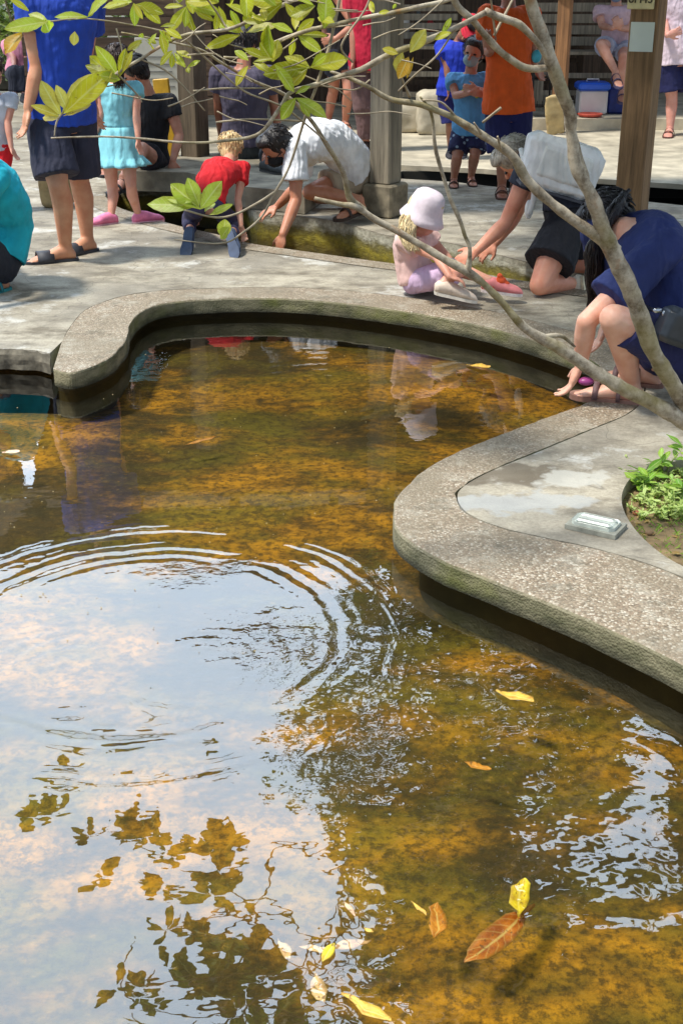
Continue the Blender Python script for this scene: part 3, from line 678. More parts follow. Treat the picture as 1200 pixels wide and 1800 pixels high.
# 4 crouching person in turquoise, half out of the frame
F = person('person in a bright turquoise shirt squatting at the left edge of the terrace', .98, (-10, 455, 6.45), (-40, 290, 6.3), (-62, 245, 6.2), V(-.7, -.5, -.5), V(.6, -.8, 0), V(.6, -.8, 0),
   {'R': ((-70, 380, 6.0), (-95, 440, 5.9), V(-.3, -.3, -1), V(0, -1, 0), .4), 'L': ((-30, 380, 6.6), (-70, 430, 6.5), V(-.3, -.3, -1), V(0, -1, 0), .4)},
   {'R': ((-62, 420, 6.1), (14, 508), (-45, 525)), 'L': ((-30, 400, 6.8), (5, 490), (-50, 495))}, mid=(12, 385, 6.5), skin=(206, 150, 120))
hair(F, (40, 28, 22)); shirt(F, cloth((20, 178, 200), 'turquoise'), .5, .05, .03); shorts(F, cloth((30, 34, 48), 'navy3'), .7); footwear(F, (50, 150, 155), 'sandal', col2=(40, 130, 140))
# 5 child at the far left edge
F = person('child in a pale grey shirt and red shorts cut off by the left edge', .66, (-8, 258, 8.7), (-10, 165, 8.7), (-12, 125, 8.7), V(.3, .9, -.1), X, X,
   {'R': ((14, 215, 8.65), (20, 258, 8.6), V(.4, 0, -1), V(-1, .3, 0), .3), 'L': ((-36, 215, 8.7), (-40, 258, 8.7), DN, V(1, 0, 0), .3)},
   {'R': ((-2, 325, 8.65), (0, 378), (4, 366)), 'L': ((-22, 325, 8.7), (-22, 378), (-26, 366))}, hs=.84, skin=(214, 160, 140))
hair(F, (60, 40, 28)); shirt(F, cloth((186, 192, 204), 'palegrey'), .4, -.02, .014); shorts(F, cloth((206, 22, 34), 'red2'), .75); footwear(F, (60, 60, 66), 'shoe')
# 7 blond boy crouching on the kerb
F = person('small blond boy in a red shirt and slate trousers kneeling at the channel', .60, (362, 358, 7.5), (402, 288, 7.8), (406, 262, 7.95), V(.15, .9, -.35), V(.9, .35, .15), V(.9, .3, -.1),
   {'L': ((345, 345, 7.95), (345, 372, 8.05), V(-.1, .4, -1), V(0, 1, 0), .4), 'R': ((418, 350, 7.65), (424, 398, 7.55), V(.25, .1, -1), V(0, 1, 0), .4)},
   {'L': (G(334, 404)+V(0, .0, .06), P(332, 402, 7.36), P(326, 452, 7.24), V(.1, 1, 0)), 'R': (G(412, 418)+V(0, .06, .06), P(402, 406, 7.30), P(416, 458, 7.16), V(.2, 1, 0))},
   hs=.80, skin=(226, 176, 152), voxel=.006, mid=(376, 322, 7.6), upv=V(.0, .1, 1))
hair(F, (222, 192, 140)); shirt(F, cloth((206, 22, 34), 'red'), .5, .12, .016); shorts(F, cloth((62, 60, 92), 'slate'), 1.75, .010, 'trousers'); footwear(F, (60, 74, 100), 'shoe', sole=(66, 80, 106), fs=1.18)
# 8 man in white t-shirt reaching across the channel
F = person('man in white t-shirt, black mask and beige shorts reaching down to the channel', 1.0, (625, 302, 8.65), (518, 262, 8.1), (486, 258, 7.98), V(-.75, -.15, -.65), V(.2, .95, .1), V(.15, .97, -.05),
   {'L': ((520, 352, 7.9), (497, 412, 7.75), V(-.25, -.25, -1), V(-.5, -.8, 0), .35), 'R': ((520, 330, 8.45), (488, 362, 8.5), V(-.8, -.2, -.4), V(0, -.3, 1), .35)},
   {'L': ((545, 338, 8.35), (640, 372, 8.35), (600, 385, 8.2)), 'R': ((560, 345, 8.8), (650, 365, 8.85), (605, 375, 8.8))}, skin=(200, 142, 112), mid=(582, 246, 8.4), upv=V(-.45, -.3, .6))
hair(F, (30, 24, 24)); mask(F, (24, 24, 28)); shirt(F, cloth((236, 238, 244), 'white'), .62, .02, .026); shorts(F, cloth((176, 160, 138), 'beige'), .62, .024); footwear(F, (60, 44, 36), 'sandal')
# 9 broad back in grey-purple
F = person('person in a grey-purple shirt sitting with broad back turned, beyond the blond boy', 1.0, (432, 262, 10.3), (428, 118, 10.2), (430, 78, 10.3), V(.1, 1, -.4), V(1, .05, 0), V(1, 0, 0),
   {'L': ((384, 185, 10.3), (388, 235, 10.5), V(.2, .5, -1), V(0, 1, 0), .5), 'R': ((482, 190, 10.3), (490, 235, 10.3), V(.2, .2, -1), V(0, 1, 0), .5)},
   {'L': ((412, 268, 10.75), (402, 296, 10.9), (402, 290, 11.1)), 'R': ((478, 262, 10.3), (462, 300), (492, 306))}, z0=.15, girth=1.12, skin=(176, 120, 96))
hair(F, (34, 24, 22)); shirt(F, cloth((84, 78, 98), 'greypurple'), .5, .02, .02); shorts(F, cloth((54, 60, 66), 'charcoal'), 1.7, .02, 'trousers'); footwear(F, (56, 60, 62), 'shoe', sole=(70, 70, 70))
# 10 passer-by in black top
F = person('person in black top and dark shorts, bare legs, left of the crimson top', .98, (600, 88, 13.20), (600, -38, 13.20), (602, -75, 13.20), V(.7, -.6, 0), V(.7, .7, 0), V(.7, .7, 0),
   {'L': ((622, 45, 12.90), (590, 68, 12.80), V(-1, 0, -.2), V(0, -1, 0), .5), 'R': ((570, 40, 13.40), (575, 90, 13.30), DN, X, .4)},
   {'L': ((586, 160, 13.40), (574, 222), (590, 226)), 'R': ((612, 162, 13.10), (606, 226), (614, 233))}, z0=.04, skin=(196, 140, 116))
hair(F, (30, 22, 22)); shirt(F, cloth((30, 26, 32), 'black'), .3, -.02, .02); shorts(F, cloth((36, 40, 56), 'navy'), .5); footwear(F, (36, 32, 36), 'sandal')
# 11 red shirt behind the post
F = person('person in a crimson top and plum trousers standing half hidden by the grey post', 1.0, (650, 112, 11.55), (650, -28, 11.55), (650, -72, 11.55), V(.2, 1, 0), X, X,
   {'L': ((622, 48, 11.55), (620, 105, 11.45), DN, X, .4), 'R': ((682, 48, 11.55), (684, 105, 11.55), DN, -X, .4)},
   {'L': ((640, 190, 11.55), (642, 266), (644, 256)), 'R': ((664, 190, 11.55), (666, 266), (670, 256))}, z0=.04, skin=(176, 122, 100))
hair(F, (30, 22, 22)); shirt(F, cloth((196, 24, 60), 'crimson'), .5, -.05, .02); shorts(F, cloth((110, 84, 84), 'plum'), 1.93, .02, 'trousers'); footwear(F, (60, 46, 42), 'shoe', sole=(60, 50, 50))
# 12 boy facing the camera
F = person('boy in light blue t-shirt and pale face mask folding his arms', .74, (825, 232, 9.7), (826, 128, 9.72), (832, 92, 9.66), V(-.35, -.9, -.1), V(-1, .2, 0), V(-1, .15, 0),
   {'R': ((800, 168, 9.62), (826, 163, 9.45), V(1, 0, -.1), V(0, -1, .2), .6), 'L': ((858, 165, 9.62), (838, 156, 9.47), V(-1, 0, .1), V(0, -1, .2), .6)},
   {'R': ((803, 275, 9.62), (797, 325), (797, 336)), 'L': ((834, 272, 9.6), (826, 322), (836, 334))}, hs=.92, skin=(196, 142, 118), voxel=.006)
hair(F, (26, 20, 20)); mask(F, (150, 172, 180)); shirt(F, cloth((96, 158, 206), 'lightblue'), .45, -.03, .02); shorts(F, cloth((34, 36, 76), 'floral', pat=(150, 170, 190)), .82, .02); footwear(F, (66, 52, 44), 'sandal')
b = MB(); fc = lerp(F.spine[4][1], F.spine[5][1], .3)
for k in range(7):
    a = k*.9; b.ell(fc+V(-.06+.02*k, -.105*F.s-.02, .03*math.sin(a)), (.018, .012, .018), n=8, m=5)
b.build('shirt_print', plain((196, 208, 80), 'print_ink', .8), F.shirt)
# 13 child with a red cap
F = person('child in a red cap and deep blue clothes standing behind the boy in light blue', .82, (800, 160, 11.00), (806, 72, 11.00), (822, 52, 10.95), V(-.3, -.8, -.5), V(-1, .2, 0), V(-1, .2, 0),
   {'R': ((785, 115, 10.95), (788, 150, 10.90), DN, X, .4), 'L': ((830, 115, 11.00), (830, 150, 11.00), DN, X, .4)},
   {'R': ((792, 218, 11.00), (792, 275), (790, 284)), 'L': ((814, 218, 11.00), (812, 275), (812, 284))}, z0=.04, hs=.95, skin=(150, 104, 84))
hair(F, (24, 18, 18)); shirt(F, cloth((26, 56, 190), 'deepblue'), .5, -.05, .03); shorts(F, cloth((36, 40, 110), 'indigo'), .95); footwear(F, (40, 40, 50), 'shoe')
r, f, u = F.hf; b = MB(); b.ell(F.head+u*.05*F.hs-f*.01, (.095*F.hs, .105*F.hs, .09*F.hs), (r, f, u)); b.ell(F.head+u*.055*F.hs+f*.12*F.hs, (.075*F.hs, .09*F.hs, .012), (r, f, u)); b.fuse('cap', cloth((206, 32, 56), 'redcap'), F.root, .006, 1)
# 14 orange shirt
F = person('person in a plain bright orange t-shirt and long navy shorts standing with back turned', .92, (893, 196, 9.35), (893, 12, 9.35), (893, -32, 9.4), V(.3, .95, 0), V(1, -.1, 0), V(1, -.1, 0),
   {'L': ((858, 92, 9.3), (862, 88, 9.05), V(-.3, 0, .9), V(0, -1, 0), .5), 'R': ((935, 98, 9.4), (940, 120, 9.5), V(.3, .5, -.4), V(-1, 0, 0), .5)},
   {'L': ((884, 275, 9.3), (880, 342), (882, 352)), 'R': ((906, 275, 9.4), (902, 336), (908, 345))}, skin=(176, 124, 100), mid=(892, 105, 9.33), girth=.98)
hair(F, (26, 20, 20)); shirt(F, cloth((226, 92, 26), 'orange'), .62, -.0, .03, flare=.01); shorts(F, cloth((22, 26, 84), 'navyblue'), .86, .034, flare=.02); footwear(F, (90, 60, 50), 'sandal')
# 15 woman on the bench
F = person('woman in a pale pink top sitting cross-legged on the bench', .98, (1085, 82, 13.90), (1082, 10, 13.90), (1082, -18, 13.85), V(-.1, -.9, -.4), V(-1, .1, 0), V(-1, .1, 0),
   {'R': ((1057, 45, 13.80), (1075, 50, 13.50), V(.8, -.2, .5), V(0, -1, 0), .9), 'L': ((1106, 50, 13.80), (1088, 50, 13.50), V(-.5, -.2, .9), V(0, -1, 0), .9)},
   {'R': ((1055, 78, 13.40), (1078, 138, 13.25), (1086, 152, 13.05)), 'L': ((1095, 100, 13.40), (1092, 165, 13.40), (1092, 172, 13.30))}, z0=.15, skin=(208, 160, 140), hs=1.0)
hair(F, (20, 18, 22), long_pts=[(1080, -25, 13.98), (1082, 5, 14.00)], width=.09, nstr=26); mask(F, (120, 140, 176)); shirt(F, cloth((206, 176, 184), 'palepink'), .5, .05, .02); shorts(F, cloth((168, 176, 198), 'paleblue'), .6); footwear(F, (70, 66, 100), 'sandal')
# 16 person at right edge
F = person('person in pale lilac shirt and navy shorts standing at the right edge', 1.02, (1190, 102, 12.70), (1192, -45, 12.70), (1192, -90, 12.70), V(-.3, .9, 0), X, V(1, -.1, 0),
   {'L': ((1166, 38, 12.65), (1172, 62, 12.40), V(.5, -.2, .2), V(0, -1, 0), .8), 'R': ((1222, 38, 12.70), (1224, 90, 12.70), DN, -X, .4)},
   {'L': ((1180, 172, 12.70), (1176, 238), (1170, 245)), 'R': ((1212, 172, 12.70), (1214, 238), (1216, 245))}, z0=.04, skin=(214, 160, 146))
hair(F, (40, 30, 28)); shirt(F, cloth((222, 204, 218), 'lilac'), .5, -.05, .03); shorts(F, cloth((24, 28, 78), 'navyblue'), .8, .03); footwear(F, (96, 60, 52), 'sandal')
# 6 far person with pink cap
F = person('distant person in a pink top and black trousers sitting beyond the low dark wall', .9, (36, 128, 14.4), (36, 70, 14.4), (36, 42, 14.4), V(-.5, -.8, 0), V(-1, .2, 0), V(-1, .2, 0),
   {'R': ((24, 100, 14.3), (26, 118, 14.1), V(0, -.5, -1), Y_, .5), 'L': ((48, 100, 14.3), (46, 118, 14.1), V(0, -.5, -1), Y_, .5)},
   {'R': ((28, 130, 14.0), (28, 178, 14.0), (26, 182, 13.8)), 'L': ((44, 130, 14.0), (44, 178, 14.0), (44, 182, 13.8))}, skin=(206, 160, 150), voxel=.01)
hair(F, (40, 30, 28)); shirt(F, cloth((226, 150, 176), 'pink'), .5, -.0, .02); shorts(F, cloth((40, 44, 60), 'navy'), 1.9, .02, 'trousers'); footwear(F, (60, 60, 66), 'shoe')
# 17 seated girl with bucket hat
F = person('little blonde girl in a pale bucket hat and pink outfit sitting on the pond terrace', .62, (734, 488, 6.30), (732, 408, 6.27), (745, 378, 6.2), V(.82, -.35, -.35), V(-.5, -.86, 0), V(-.55, -.83, 0),
   {'R': ((768, 452, 6.05), (790, 486, 5.95), V(.9, -.1, -.3), V(0, 0, 1), .5), 'L': ((775, 440, 6.4), (800, 470, 6.35), V(.9, 0, -.3), V(0, 0, 1), .5)},
   {'R': ((808, 476, 6.02), (766, 515, 5.98), (826, 528, 5.98)), 'L': ((808, 474, 6.18), (848, 510, 6.12), (898, 516, 6.10))}, hs=.84, skin=(232, 178, 156), voxel=.006, mid=(722, 446, 6.3), upv=V(-.1, 0, 1))
hair(F, (224, 202, 156), long_pts=[(732, 372, 6.22), (718, 392, 6.14), (714, 414, 6.09), (724, 438, 6.05)], width=.066, nstr=130, hat=True)
shirt(F, cloth((240, 200, 192), 'palepink2'), .45, .0, .03); shorts(F, cloth((214, 184, 216), 'lilac2'), .84, .024); footwear(F, (226, 208, 190), 'sneaker', sole=(235, 228, 215), only='R', fs=1.2); footwear(F, (236, 140, 140), 'sneaker', sole=(240, 226, 222), only='L', fs=1.15)
b = MB(); tq = P(880, 500, 6.1)
for dx, dz, rr_ in ((-.03, .0, .026), (0, .02, .028), (.022, .0, .024), (-.008, .045, .014), (.03, -.02, .022)): b.ell(tq+V(dx, 0, dz), (rr_, .022, rr_*.8))
b.fuse('shoe_strap', plain((236, 92, 40), 'orange_cloth', .7), F.root, .006, 1, [(.03, .012)])
r, f, u = F.hf; b = MB(); hs = F.hs
rr = [(F.head+u*hs*h_-f*.005, r*a*hs, f*a*1.08*hs) for h_, a in ((.142, .03), (.137, .058), (.118, .076), (.08, .086), (.04, .091), (.022, .095), (-.005, .108), (-.034, .122))]
ids = [b.ring(c, a, bb, 40, (lambda q: 1+.015*math.sin(q*44))) for c, a, bb in rr]
for p, q in zip(ids, ids[1:]): b.bridge(p, q, 40)
b.cap(ids[0], 40, False); hb = b.build('bucket_hat', plain((232, 218, 228), 'hat_cotton', .9, 60, .04, bs=.3), F.root); md = hb.modifiers.new('t', 'SOLIDIFY'); md.thickness = .006
# 18 kneeling woman with white pack
F = person('grey-haired woman in black shorts kneeling and stretching an arm down towards the channel', 1.0, (1002, 378, 6.55), (924, 282, 6.75), (905, 280, 6.85), V(-.55, .35, -.75), V(.35, .9, .1), V(.25, .95, 0),
   {'L': ((888, 392, 6.55), (838, 440, 6.45), V(-.8, -.1, -.5), V(0, -.7, .7), .5), 'R': ((905, 380, 7.0), (872, 425, 6.95), V(-.7, .1, -.6), V(0, -.7, .7), .5)},
   {'L': (G(950, 522)+V(-.01, 0, .06), P(1030, 490, 6.42), P(1034, 522, 6.36), V(-.6, .8, 0)), 'R': (G(985, 500)+V(.1, .25, .06), G(1060, 500)+V(.05, .2, .05), G(1060, 500)+V(.05, .2, .2), V(1, 0, 0))},
   skin=(234, 170, 142), mid=(988, 308, 6.6), upv=V(-.6, -.2, .5), girth=1.02)
hair(F, (168, 160, 146)); shirt(F, cloth((44, 48, 64), 'navygrey'), .35, .02, .02); shorts(F, cloth((30, 30, 38), 'black3'), .66, .028, flare=.03); footwear(F, (236, 228, 206), 'sneaker', sole=(238, 226, 190))
b = MB(); bk = P(984, 292, 6.44)
ax = (V(.96, .0, -.28).normalized(), V(0, 1, 0).normalized(), V(.28, 0, .96).normalized())
b.box(bk, (.385, .24, .26), ax, .035); b.ell(bk+ax[0]*.10-ax[2]*.02, (.11, .115, .14), ax)
bp_root = empty('backpack', bk, 'bright white backpack worn on the back of the kneeling grey-haired woman', 'backpack')
b.fuse('bag_body', cloth((252, 252, 250), 'whitebag', .7), bp_root, .007, 2, [(.16, .03)])
b = MB(); b.box(bk-ax[1]*.118+ax[2]*.01, (.26, .03, .15), ax, .012); b.fuse('pocket', cloth((236, 236, 232), 'whitebag', .7), bp_root, .006, 2, [(.1, .012)])
b = MB(); b.box(bk-ax[2]*.128-ax[1]*.03, (.36, .17, .012), ax); b.build('bottom_trim', plain((70, 72, 82), 'grey_trim', .7), bp_root, smooth=False)
b = MB(); b.tube(catmull([P(915, 262, 6.5), P(925, 300, 6.42), P(938, 340, 6.42), P(928, 378, 6.44)], 5), [.014]*16, 8); b.ell(P(929, 368, 6.44), (.022, .012, .05)); b.build('bag_strap', cloth((240, 240, 236), 'whitebag', .7), bp_root)
# 19 squatting woman in navy
F = person('woman with long black hair and navy t-shirt squatting at the pond corner', 1.0, (1190, 612, 4.62), (1092, 402, 4.72), (1068, 392, 4.90), V(-.6, .5, -.75), V(.42, -.88, .05), V(.5, -.85, 0),
   {'R': ((1030, 565, 4.42), (1020, 640, 4.50), V(-.35, .1, -1), V(.9, -.2, 0), .45), 'L': ((1075, 500, 4.95), (1068, 560, 4.9), V(-.3, 0, -1), V(.9, 0, 0), .4)},
   {'R': ((1078, 560, 4.35), (1128, 708), (1050, 700)), 'L': ((1080, 540, 4.72), (1160, 680), (1100, 672))}, skin=(236, 188, 164), voxel=.006, mid=(1165, 485, 4.72), girth=1.04, upv=V(-.45, .05, .8))
hair(F, (24, 20, 24), long_pts=[(1080, 358, 4.80), (1062, 390, 4.74), (1050, 430, 4.74), (1048, 480, 4.78), (1052, 530, 4.85)], width=.085, nstr=170)
shirt(F, cloth((38, 50, 104), 'navytee'), .72, .03, .03); shorts(F, cloth((34, 38, 88), 'navyshort'), .86, .010, flare=.0); footwear(F, (112, 84, 84), 'sandal', sole=(150, 110, 96))
b = MB(); wr = F.arms['R'][1]; b.ell(wr+V(.02, -.02, -.06), (.030, .022, .016)); b.build('wristband', plain((150, 60, 124), 'purple_plastic', .4), F.root)
bg_ = empty('sling_bag', P(1195, 575, 4.3), 'black leather sling bag with a metal clip hanging at the hip of the squatting woman', 'bag')
b = MB(); b.box(P(1200, 578, 4.3), (.19, .10, .13), (V(.9, .2, -.35).normalized(), V(-.2, .97, 0).normalized(), V(.33, 0, .93).normalized()), .02); b.fuse('bag_body', plain((52, 58, 66), 'black_leather', .35), bg_, .006, 1)
b = MB(); b.tube(catmull([P(1200, 550, 4.28), P(1150, 545, 4.34), P(1135, 540, 4.42), P(1128, 535, 4.5)], 4), [.008]*13, 6); b.build('bag_strap', plain((40, 42, 50), 'black_leather', .35), bg_)
b = MB(); b.ell(P(1155, 546, 4.30), (.018, .008, .01)); b.ell(P(1166, 552, 4.29), (.008, .008, .014)); b.build('clip', plain((180, 184, 190), 'clip_metal', .25, metal=1.), bg_)
# ---------------------------------------------------------------- pavilion, furniture
def one(name, mb, mat, label, cat, base=None, group=None, smooth=False):
    return tag(mb.build(name, mat, base=base, smooth=smooth), label, cat, group)
# posts
def post(loc, wx, wy, h, mat, label, z0=0, plinth=None, rz=0.0, group='timber posts of the shelter'):
    root = empty('wooden_post', loc, label, 'post', group)
    ax = (V(math.cos(rz), math.sin(rz), 0), V(-math.sin(rz), math.cos(rz), 0), Z)
    zb = z0+(plinth[2] if plinth else 0)
    MB().box(V(loc.x, loc.y, (zb+h)/2), (wx, wy, h-zb), ax, .008).build('shaft', mat, root, smooth=False)
    if plinth: MB().box(V(loc.x, loc.y, z0+plinth[2]/2), (plinth[0], plinth[1], plinth[2]), ax, .012).build('plinth', plain((138, 128, 108), 'plinth_concrete', .9, 12, .3, bs=1), root, smooth=False)
    return root
WP = wood((150, 140, 122)); WP2 = wood((156, 122, 86), 'warm_wood'); WD = wood((84, 66, 50), 'dark_wood')
g1 = G(677, 383)
post(g1+V(0, .1, 0), .150, .17, 2.1, WP, 'grey weathered post standing on a square concrete plinth behind the channel', plinth=(.225, .24, .215), rz=rad(-32))
g2 = G(1108, 408)
pr = post(g2+V(0.01, .1, 0), .170, .19, 2.1, WP2, 'thick brown post with a numbered plate and a blank pale sheet, at the right', rz=rad(-28))
g3 = G(342, 302, PZ)
post(g3+V(0, .12, 0), .17, .17, 2.1, wood((112, 98, 80), 'grey_brown_wood'), 'dark weathered post rising from the stone ledge beside the yellow board', z0=PZ, rz=rad(-30))
g4 = G(982, 236, PZ)
post(g4+V(0, .12, 0), .125, .13, 2.2, wood((156, 112, 74), 'red_brown_wood'), 'slim reddish-brown post bound with rope, behind the orange shirt', z0=PZ, rz=rad(-20))
b = MB()
for k in range(4): b.loft([(P(1001, 40+k*2.6, 12.0)*1, X*.0, Y_*.0)], 3) if False else None
for k in range(4):
    t_ = [V(g4.x+math.cos(a*math.pi/5)*.10, g4.y+.12+math.sin(a*math.pi/5)*.10, 1.30+.022*k+.004*math.sin(a*2)) for a in range(11)]; b.tube(t_, [.010]*11, 6)
one('rope', b, plain((110, 104, 84), 'old_rope', .9), 'grey rope wound around the slim reddish-brown post', 'rope', base=V(g4.x, g4.y+.12, 1.3), smooth=True)
# sign plate + sheet on the right post (front face)
rz = rad(-28); fx = V(math.cos(rz), math.sin(rz), 0); fn = V(math.sin(rz), -math.cos(rz), 0)
fc = g2+V(.01, .1, 0)+fn*(.19/2)
def on_post(px, py, off): 
    d = ray(px, py); o_ = V(0, 0, CAMZ); t = ((fc+fn*off)-o_).dot(fn)/d.dot(fn); return o_+d*t
pc = on_post(1126, 1, .012); pc = V(pc.x, pc.y, pc.z+.02)
pl = empty('number_plate', pc, 'cream plate with dark numbers screwed near the top of the thick brown post', 'sign')
MB().box(pc, (.160, .014, .135), (fx, -fn, Z), .004).build('plate', plain((224, 212, 160), 'cream_enamel', .5, 30, .08), pl, smooth=False)
def text(s, loc, size, right, up, mat, name, parent, ext=.0015):
    cu = bpy.data.curves.new('t', 'FONT'); cu.body = s; cu.size = size; cu.extrude = ext; cu.align_x = 'CENTER'; cu.align_y = 'CENTER'; cu.offset = size*.018
    t = bpy.data.objects.new('t', cu); COL.objects.link(t); dg = bpy.context.evaluated_depsgraph_get(); me = bpy.data.meshes.new_from_object(t.evaluated_get(dg)); bpy.data.objects.remove(t)
    nrm = right.cross(up); R = Matrix((right, up, nrm)).transposed()
    me.transform(Matrix.Translation(loc-org(parent)) @ R.to_4x4()); me.materials.clear(); me.materials.append(mat)
    o = bpy.data.objects.new(name, me); COL.objects.link(o); o.parent = parent; return o
text('8H43', pc+fn*.0085+V(0, 0, -.012), .066, fx, Z, plain((70, 64, 40), 'dark_ink', .6), 'numbers', pl)
ps = on_post(1127, 65, .004)
one('paper_sheet', MB().box(ps, (.142, .005, .165), (fx, -fn, Z)), plain((222, 232, 222), 'laminated_paper', .4, 8, .03), 'blank pale green-white sheet fixed to the thick brown post under the number plate', 'sheet', base=ps)
# roof: low eave, reflected as the dark upper part of the pond
roof = empty('shelter_roof', V(.5, 8.7, 2.0), 'low flat shelter roof over the walkway behind the pond', 'roof')
b = MB(); 
def rq(y0, z0, y1, z1, x0, x1, th): 
    b.v += [V(x0, y0, z0), V(x1, y0, z0), V(x1, y1, z1), V(x0, y1, z1), V(x0, y0, z0+th), V(x1, y0, z0+th), V(x1, y1, z1+th), V(x0, y1, z1+th)]; i = len(b.v)-8
    b.f.extend([(i, i+3, i+2, i+1), (i+4, i+5, i+6, i+7), (i, i+1, i+5, i+4), (i+1, i+2, i+6, i+5), (i+2, i+3, i+7, i+6), (i+3, i, i+4, i+7)])
rq(8.2, 2.20, 9.5, 2.34, -2.6, 6.5, .045)
b.build('roof_sheet', plain((92, 74, 58), 'thatch', .95, 30, .3, bs=1), roof, smooth=False)
b = MB()
for k in range(12): rq(8.22, 2.12, 9.48, 2.26, -2.5+k*.8, -2.43+k*.8, .07)
b.build('rafter', WD, roof, smooth=False)
b = MB(); b.box(V(1.95, 8.4, 2.08), (8.8, .10, .09))
b.build('eave_beam', WD, roof, smooth=False)
roof2 = empty('hall_roof', V(1.5, 14, 3), 'larger roof of the hall at the back, over the benches', 'roof')
b = MB(); rq(12.7, 3.5, 15.2, 5.3, -5.2, 8.5, .06); rq(15.2, 5.3, 17.8, 3.0, -4.2, 8.5, .06); b.build('roof_sheet', plain((92, 74, 58), 'thatch', .95, 30, .3, bs=1), roof2, smooth=False)
b = MB()
for k in range(15): rq(12.75, 3.42, 15.2, 5.22, -4+k*.85, -3.93+k*.85, .07)
b.build('rafter', WD, roof2, smooth=False)
# back wall of the shelter and its contents
bwall = MB()
for k in range(40): bwall.box(V(-2.2+k*.23, 16.2+.006*(k % 3), 1.3), (.229, .04, 2.6))
one('timber_wall', bwall, wood((92, 72, 56), 'wall_wood'), 'dark brown plank wall at the back of the shelter', 'wall', base=V(2, 16.2, 0))
def bench(loc, w_, d_, h, label, back=.45, mat=None, ob_name='bench', cat='bench', rz=0, group=None):
    r_ = empty(ob_name, loc, label, cat, group); m_ = mat or WP
    b = MB()
    for k in range(4): b.box(loc+V(0, -d_/2+d_*(k+.5)/4, h), (w_, d_/4-.012, .03))
    b.build('seat', m_, r_, smooth=False)
    if back:
        b = MB()
        for k in range(4): b.box(loc+V(0, d_/2, h+.1+k*back/4), (w_, .02, back/4-.025))
        b.build('backrest', m_, r_, smooth=False)
    for sx in (-1, 1):
        for sy in (-1, 1): MB().box(loc+V(sx*(w_/2-.05), sy*(d_/2-.04), h/2-.01), (.06, .06, h-.02)).build('leg', m_, r_, smooth=False)
    b = MB(); b.box(loc+V(0, -d_/2+.02, h*.62), (w_-.12, .025, .05)); b.box(loc+V(0, -d_/2+.02, h*.32), (w_-.12, .025, .05)); b.build('stretcher', m_, r_, smooth=False)
bench(V(P(1045, 120, 14.1).x, 14.1, .15), 1.3, .42, .58, 'slatted grey bench with the cross-legged woman in pale pink on its end')
bench(V(P(745, 140, 13.6).x, 13.6, .15), .68, .4, .66, 'small grey slatted rack left of the child in the red cap', back=.35, ob_name='slatted_rack', cat='rack')
bench(V(P(735, 60, 15).x, 15.0, .15), 1.6, .5, .72, 'long dark table standing in front of the plank wall', back=0, mat=WD, ob_name='table', cat='table')
bench(V(P(930, 60, 15).x, 15.0, .15), 1.2, .5, .74, 'brown table behind the orange shirt', back=.0, mat=WD, ob_name='table', cat='table')
# jars and packages on tables
rg = random.Random(3)
k = 0
for (lbl, cat, col, px, py, Y, rr_, hh, nm) in (('white plastic jar on the long dark table near the grey post', 'jar', (196, 190, 180), 712, 28, 14.95, .05, .16, 'jar'), ('dark bottle on the long dark table', 'bottle', (40, 44, 40), 735, 28, 14.95, .035, .24, 'bottle'),
        ('red tin on the long dark table', 'tin', (150, 40, 40), 756, 28, 14.95, .05, .12, 'tin'), ('blue box-shaped tub on the brown table', 'tub', (60, 90, 170), 918, 30, 14.95, .08, .14, 'tub'), ('pale green jar on the brown table', 'jar', (160, 180, 150), 945, 30, 14.95, .05, .17, 'jar')):
    tz = .15+.735+.016; p0 = P(px, py, Y); p0.z = tz
    b = MB(); b.loft([(p0+V(0, 0, a), X*q, Y_*q) for a, q in ((0, rr_*.9), (.01, rr_), (hh*.7, rr_), (hh*.84, rr_*.6), (hh, rr_*.6))], 16)
    one(nm, b, plain(col, nm+'_plastic', .35), lbl, cat, base=p0, smooth=True)
# dark clothes hanging / wall panel, banner
bn = empty('notice_board', V(P(283, 140, 11.8).x, 11.8, PZ), 'off-white notice board with faint grey lines behind the person in black', 'board')
MB().box(P(283, 150, 11.8), (.42, .03, .80), None, .004).build('panel', plain((182, 180, 168), 'board_paint', .6, 6, .1), bn, smooth=False)
b = MB()
for k in range(6): b.box(P(283, 100+k*13, 11.782), (.30-.05*(k % 3), .004, .010))
b.build('printed_line', plain((120, 120, 116), 'faint_ink', .8), bn, smooth=False)
for sx in (-.17, .17): MB().box(V(P(283, 150, 11.8).x+sx, 11.83, (PZ+1.0)/2), (.04, .03, 1.0-PZ)).build('leg', WD, bn, smooth=False)
yb = P(294, 240, 10.35)
b = MB(); b.box(V(yb.x, yb.y, PZ+.36), (.13, .03, .68), (V(.97, -.2, .08).normalized(), V(.2, .97, 0).normalized(), V(-.08, 0, .99).normalized()), .006)
one('yellow_board', b, plain((206, 160, 40), 'yellow_paint', .5, 10, .12), 'narrow yellow board leaning beside the post, behind the bare arm of the person in black', 'board', base=V(yb.x, yb.y, PZ))
bw2 = MB()
for k in range(9): bw2.box(V(P(205, 60, 13.4).x-.0, 13.4, .25+.19*k), (1.9, .04, .175))
one('plank_partition', bw2, wood((104, 84, 68), 'partition_wood', 0), 'brown plank partition behind the blue shirt and the aqua dress', 'partition', base=V(P(205, 60, 13.4).x, 13.4, 0))
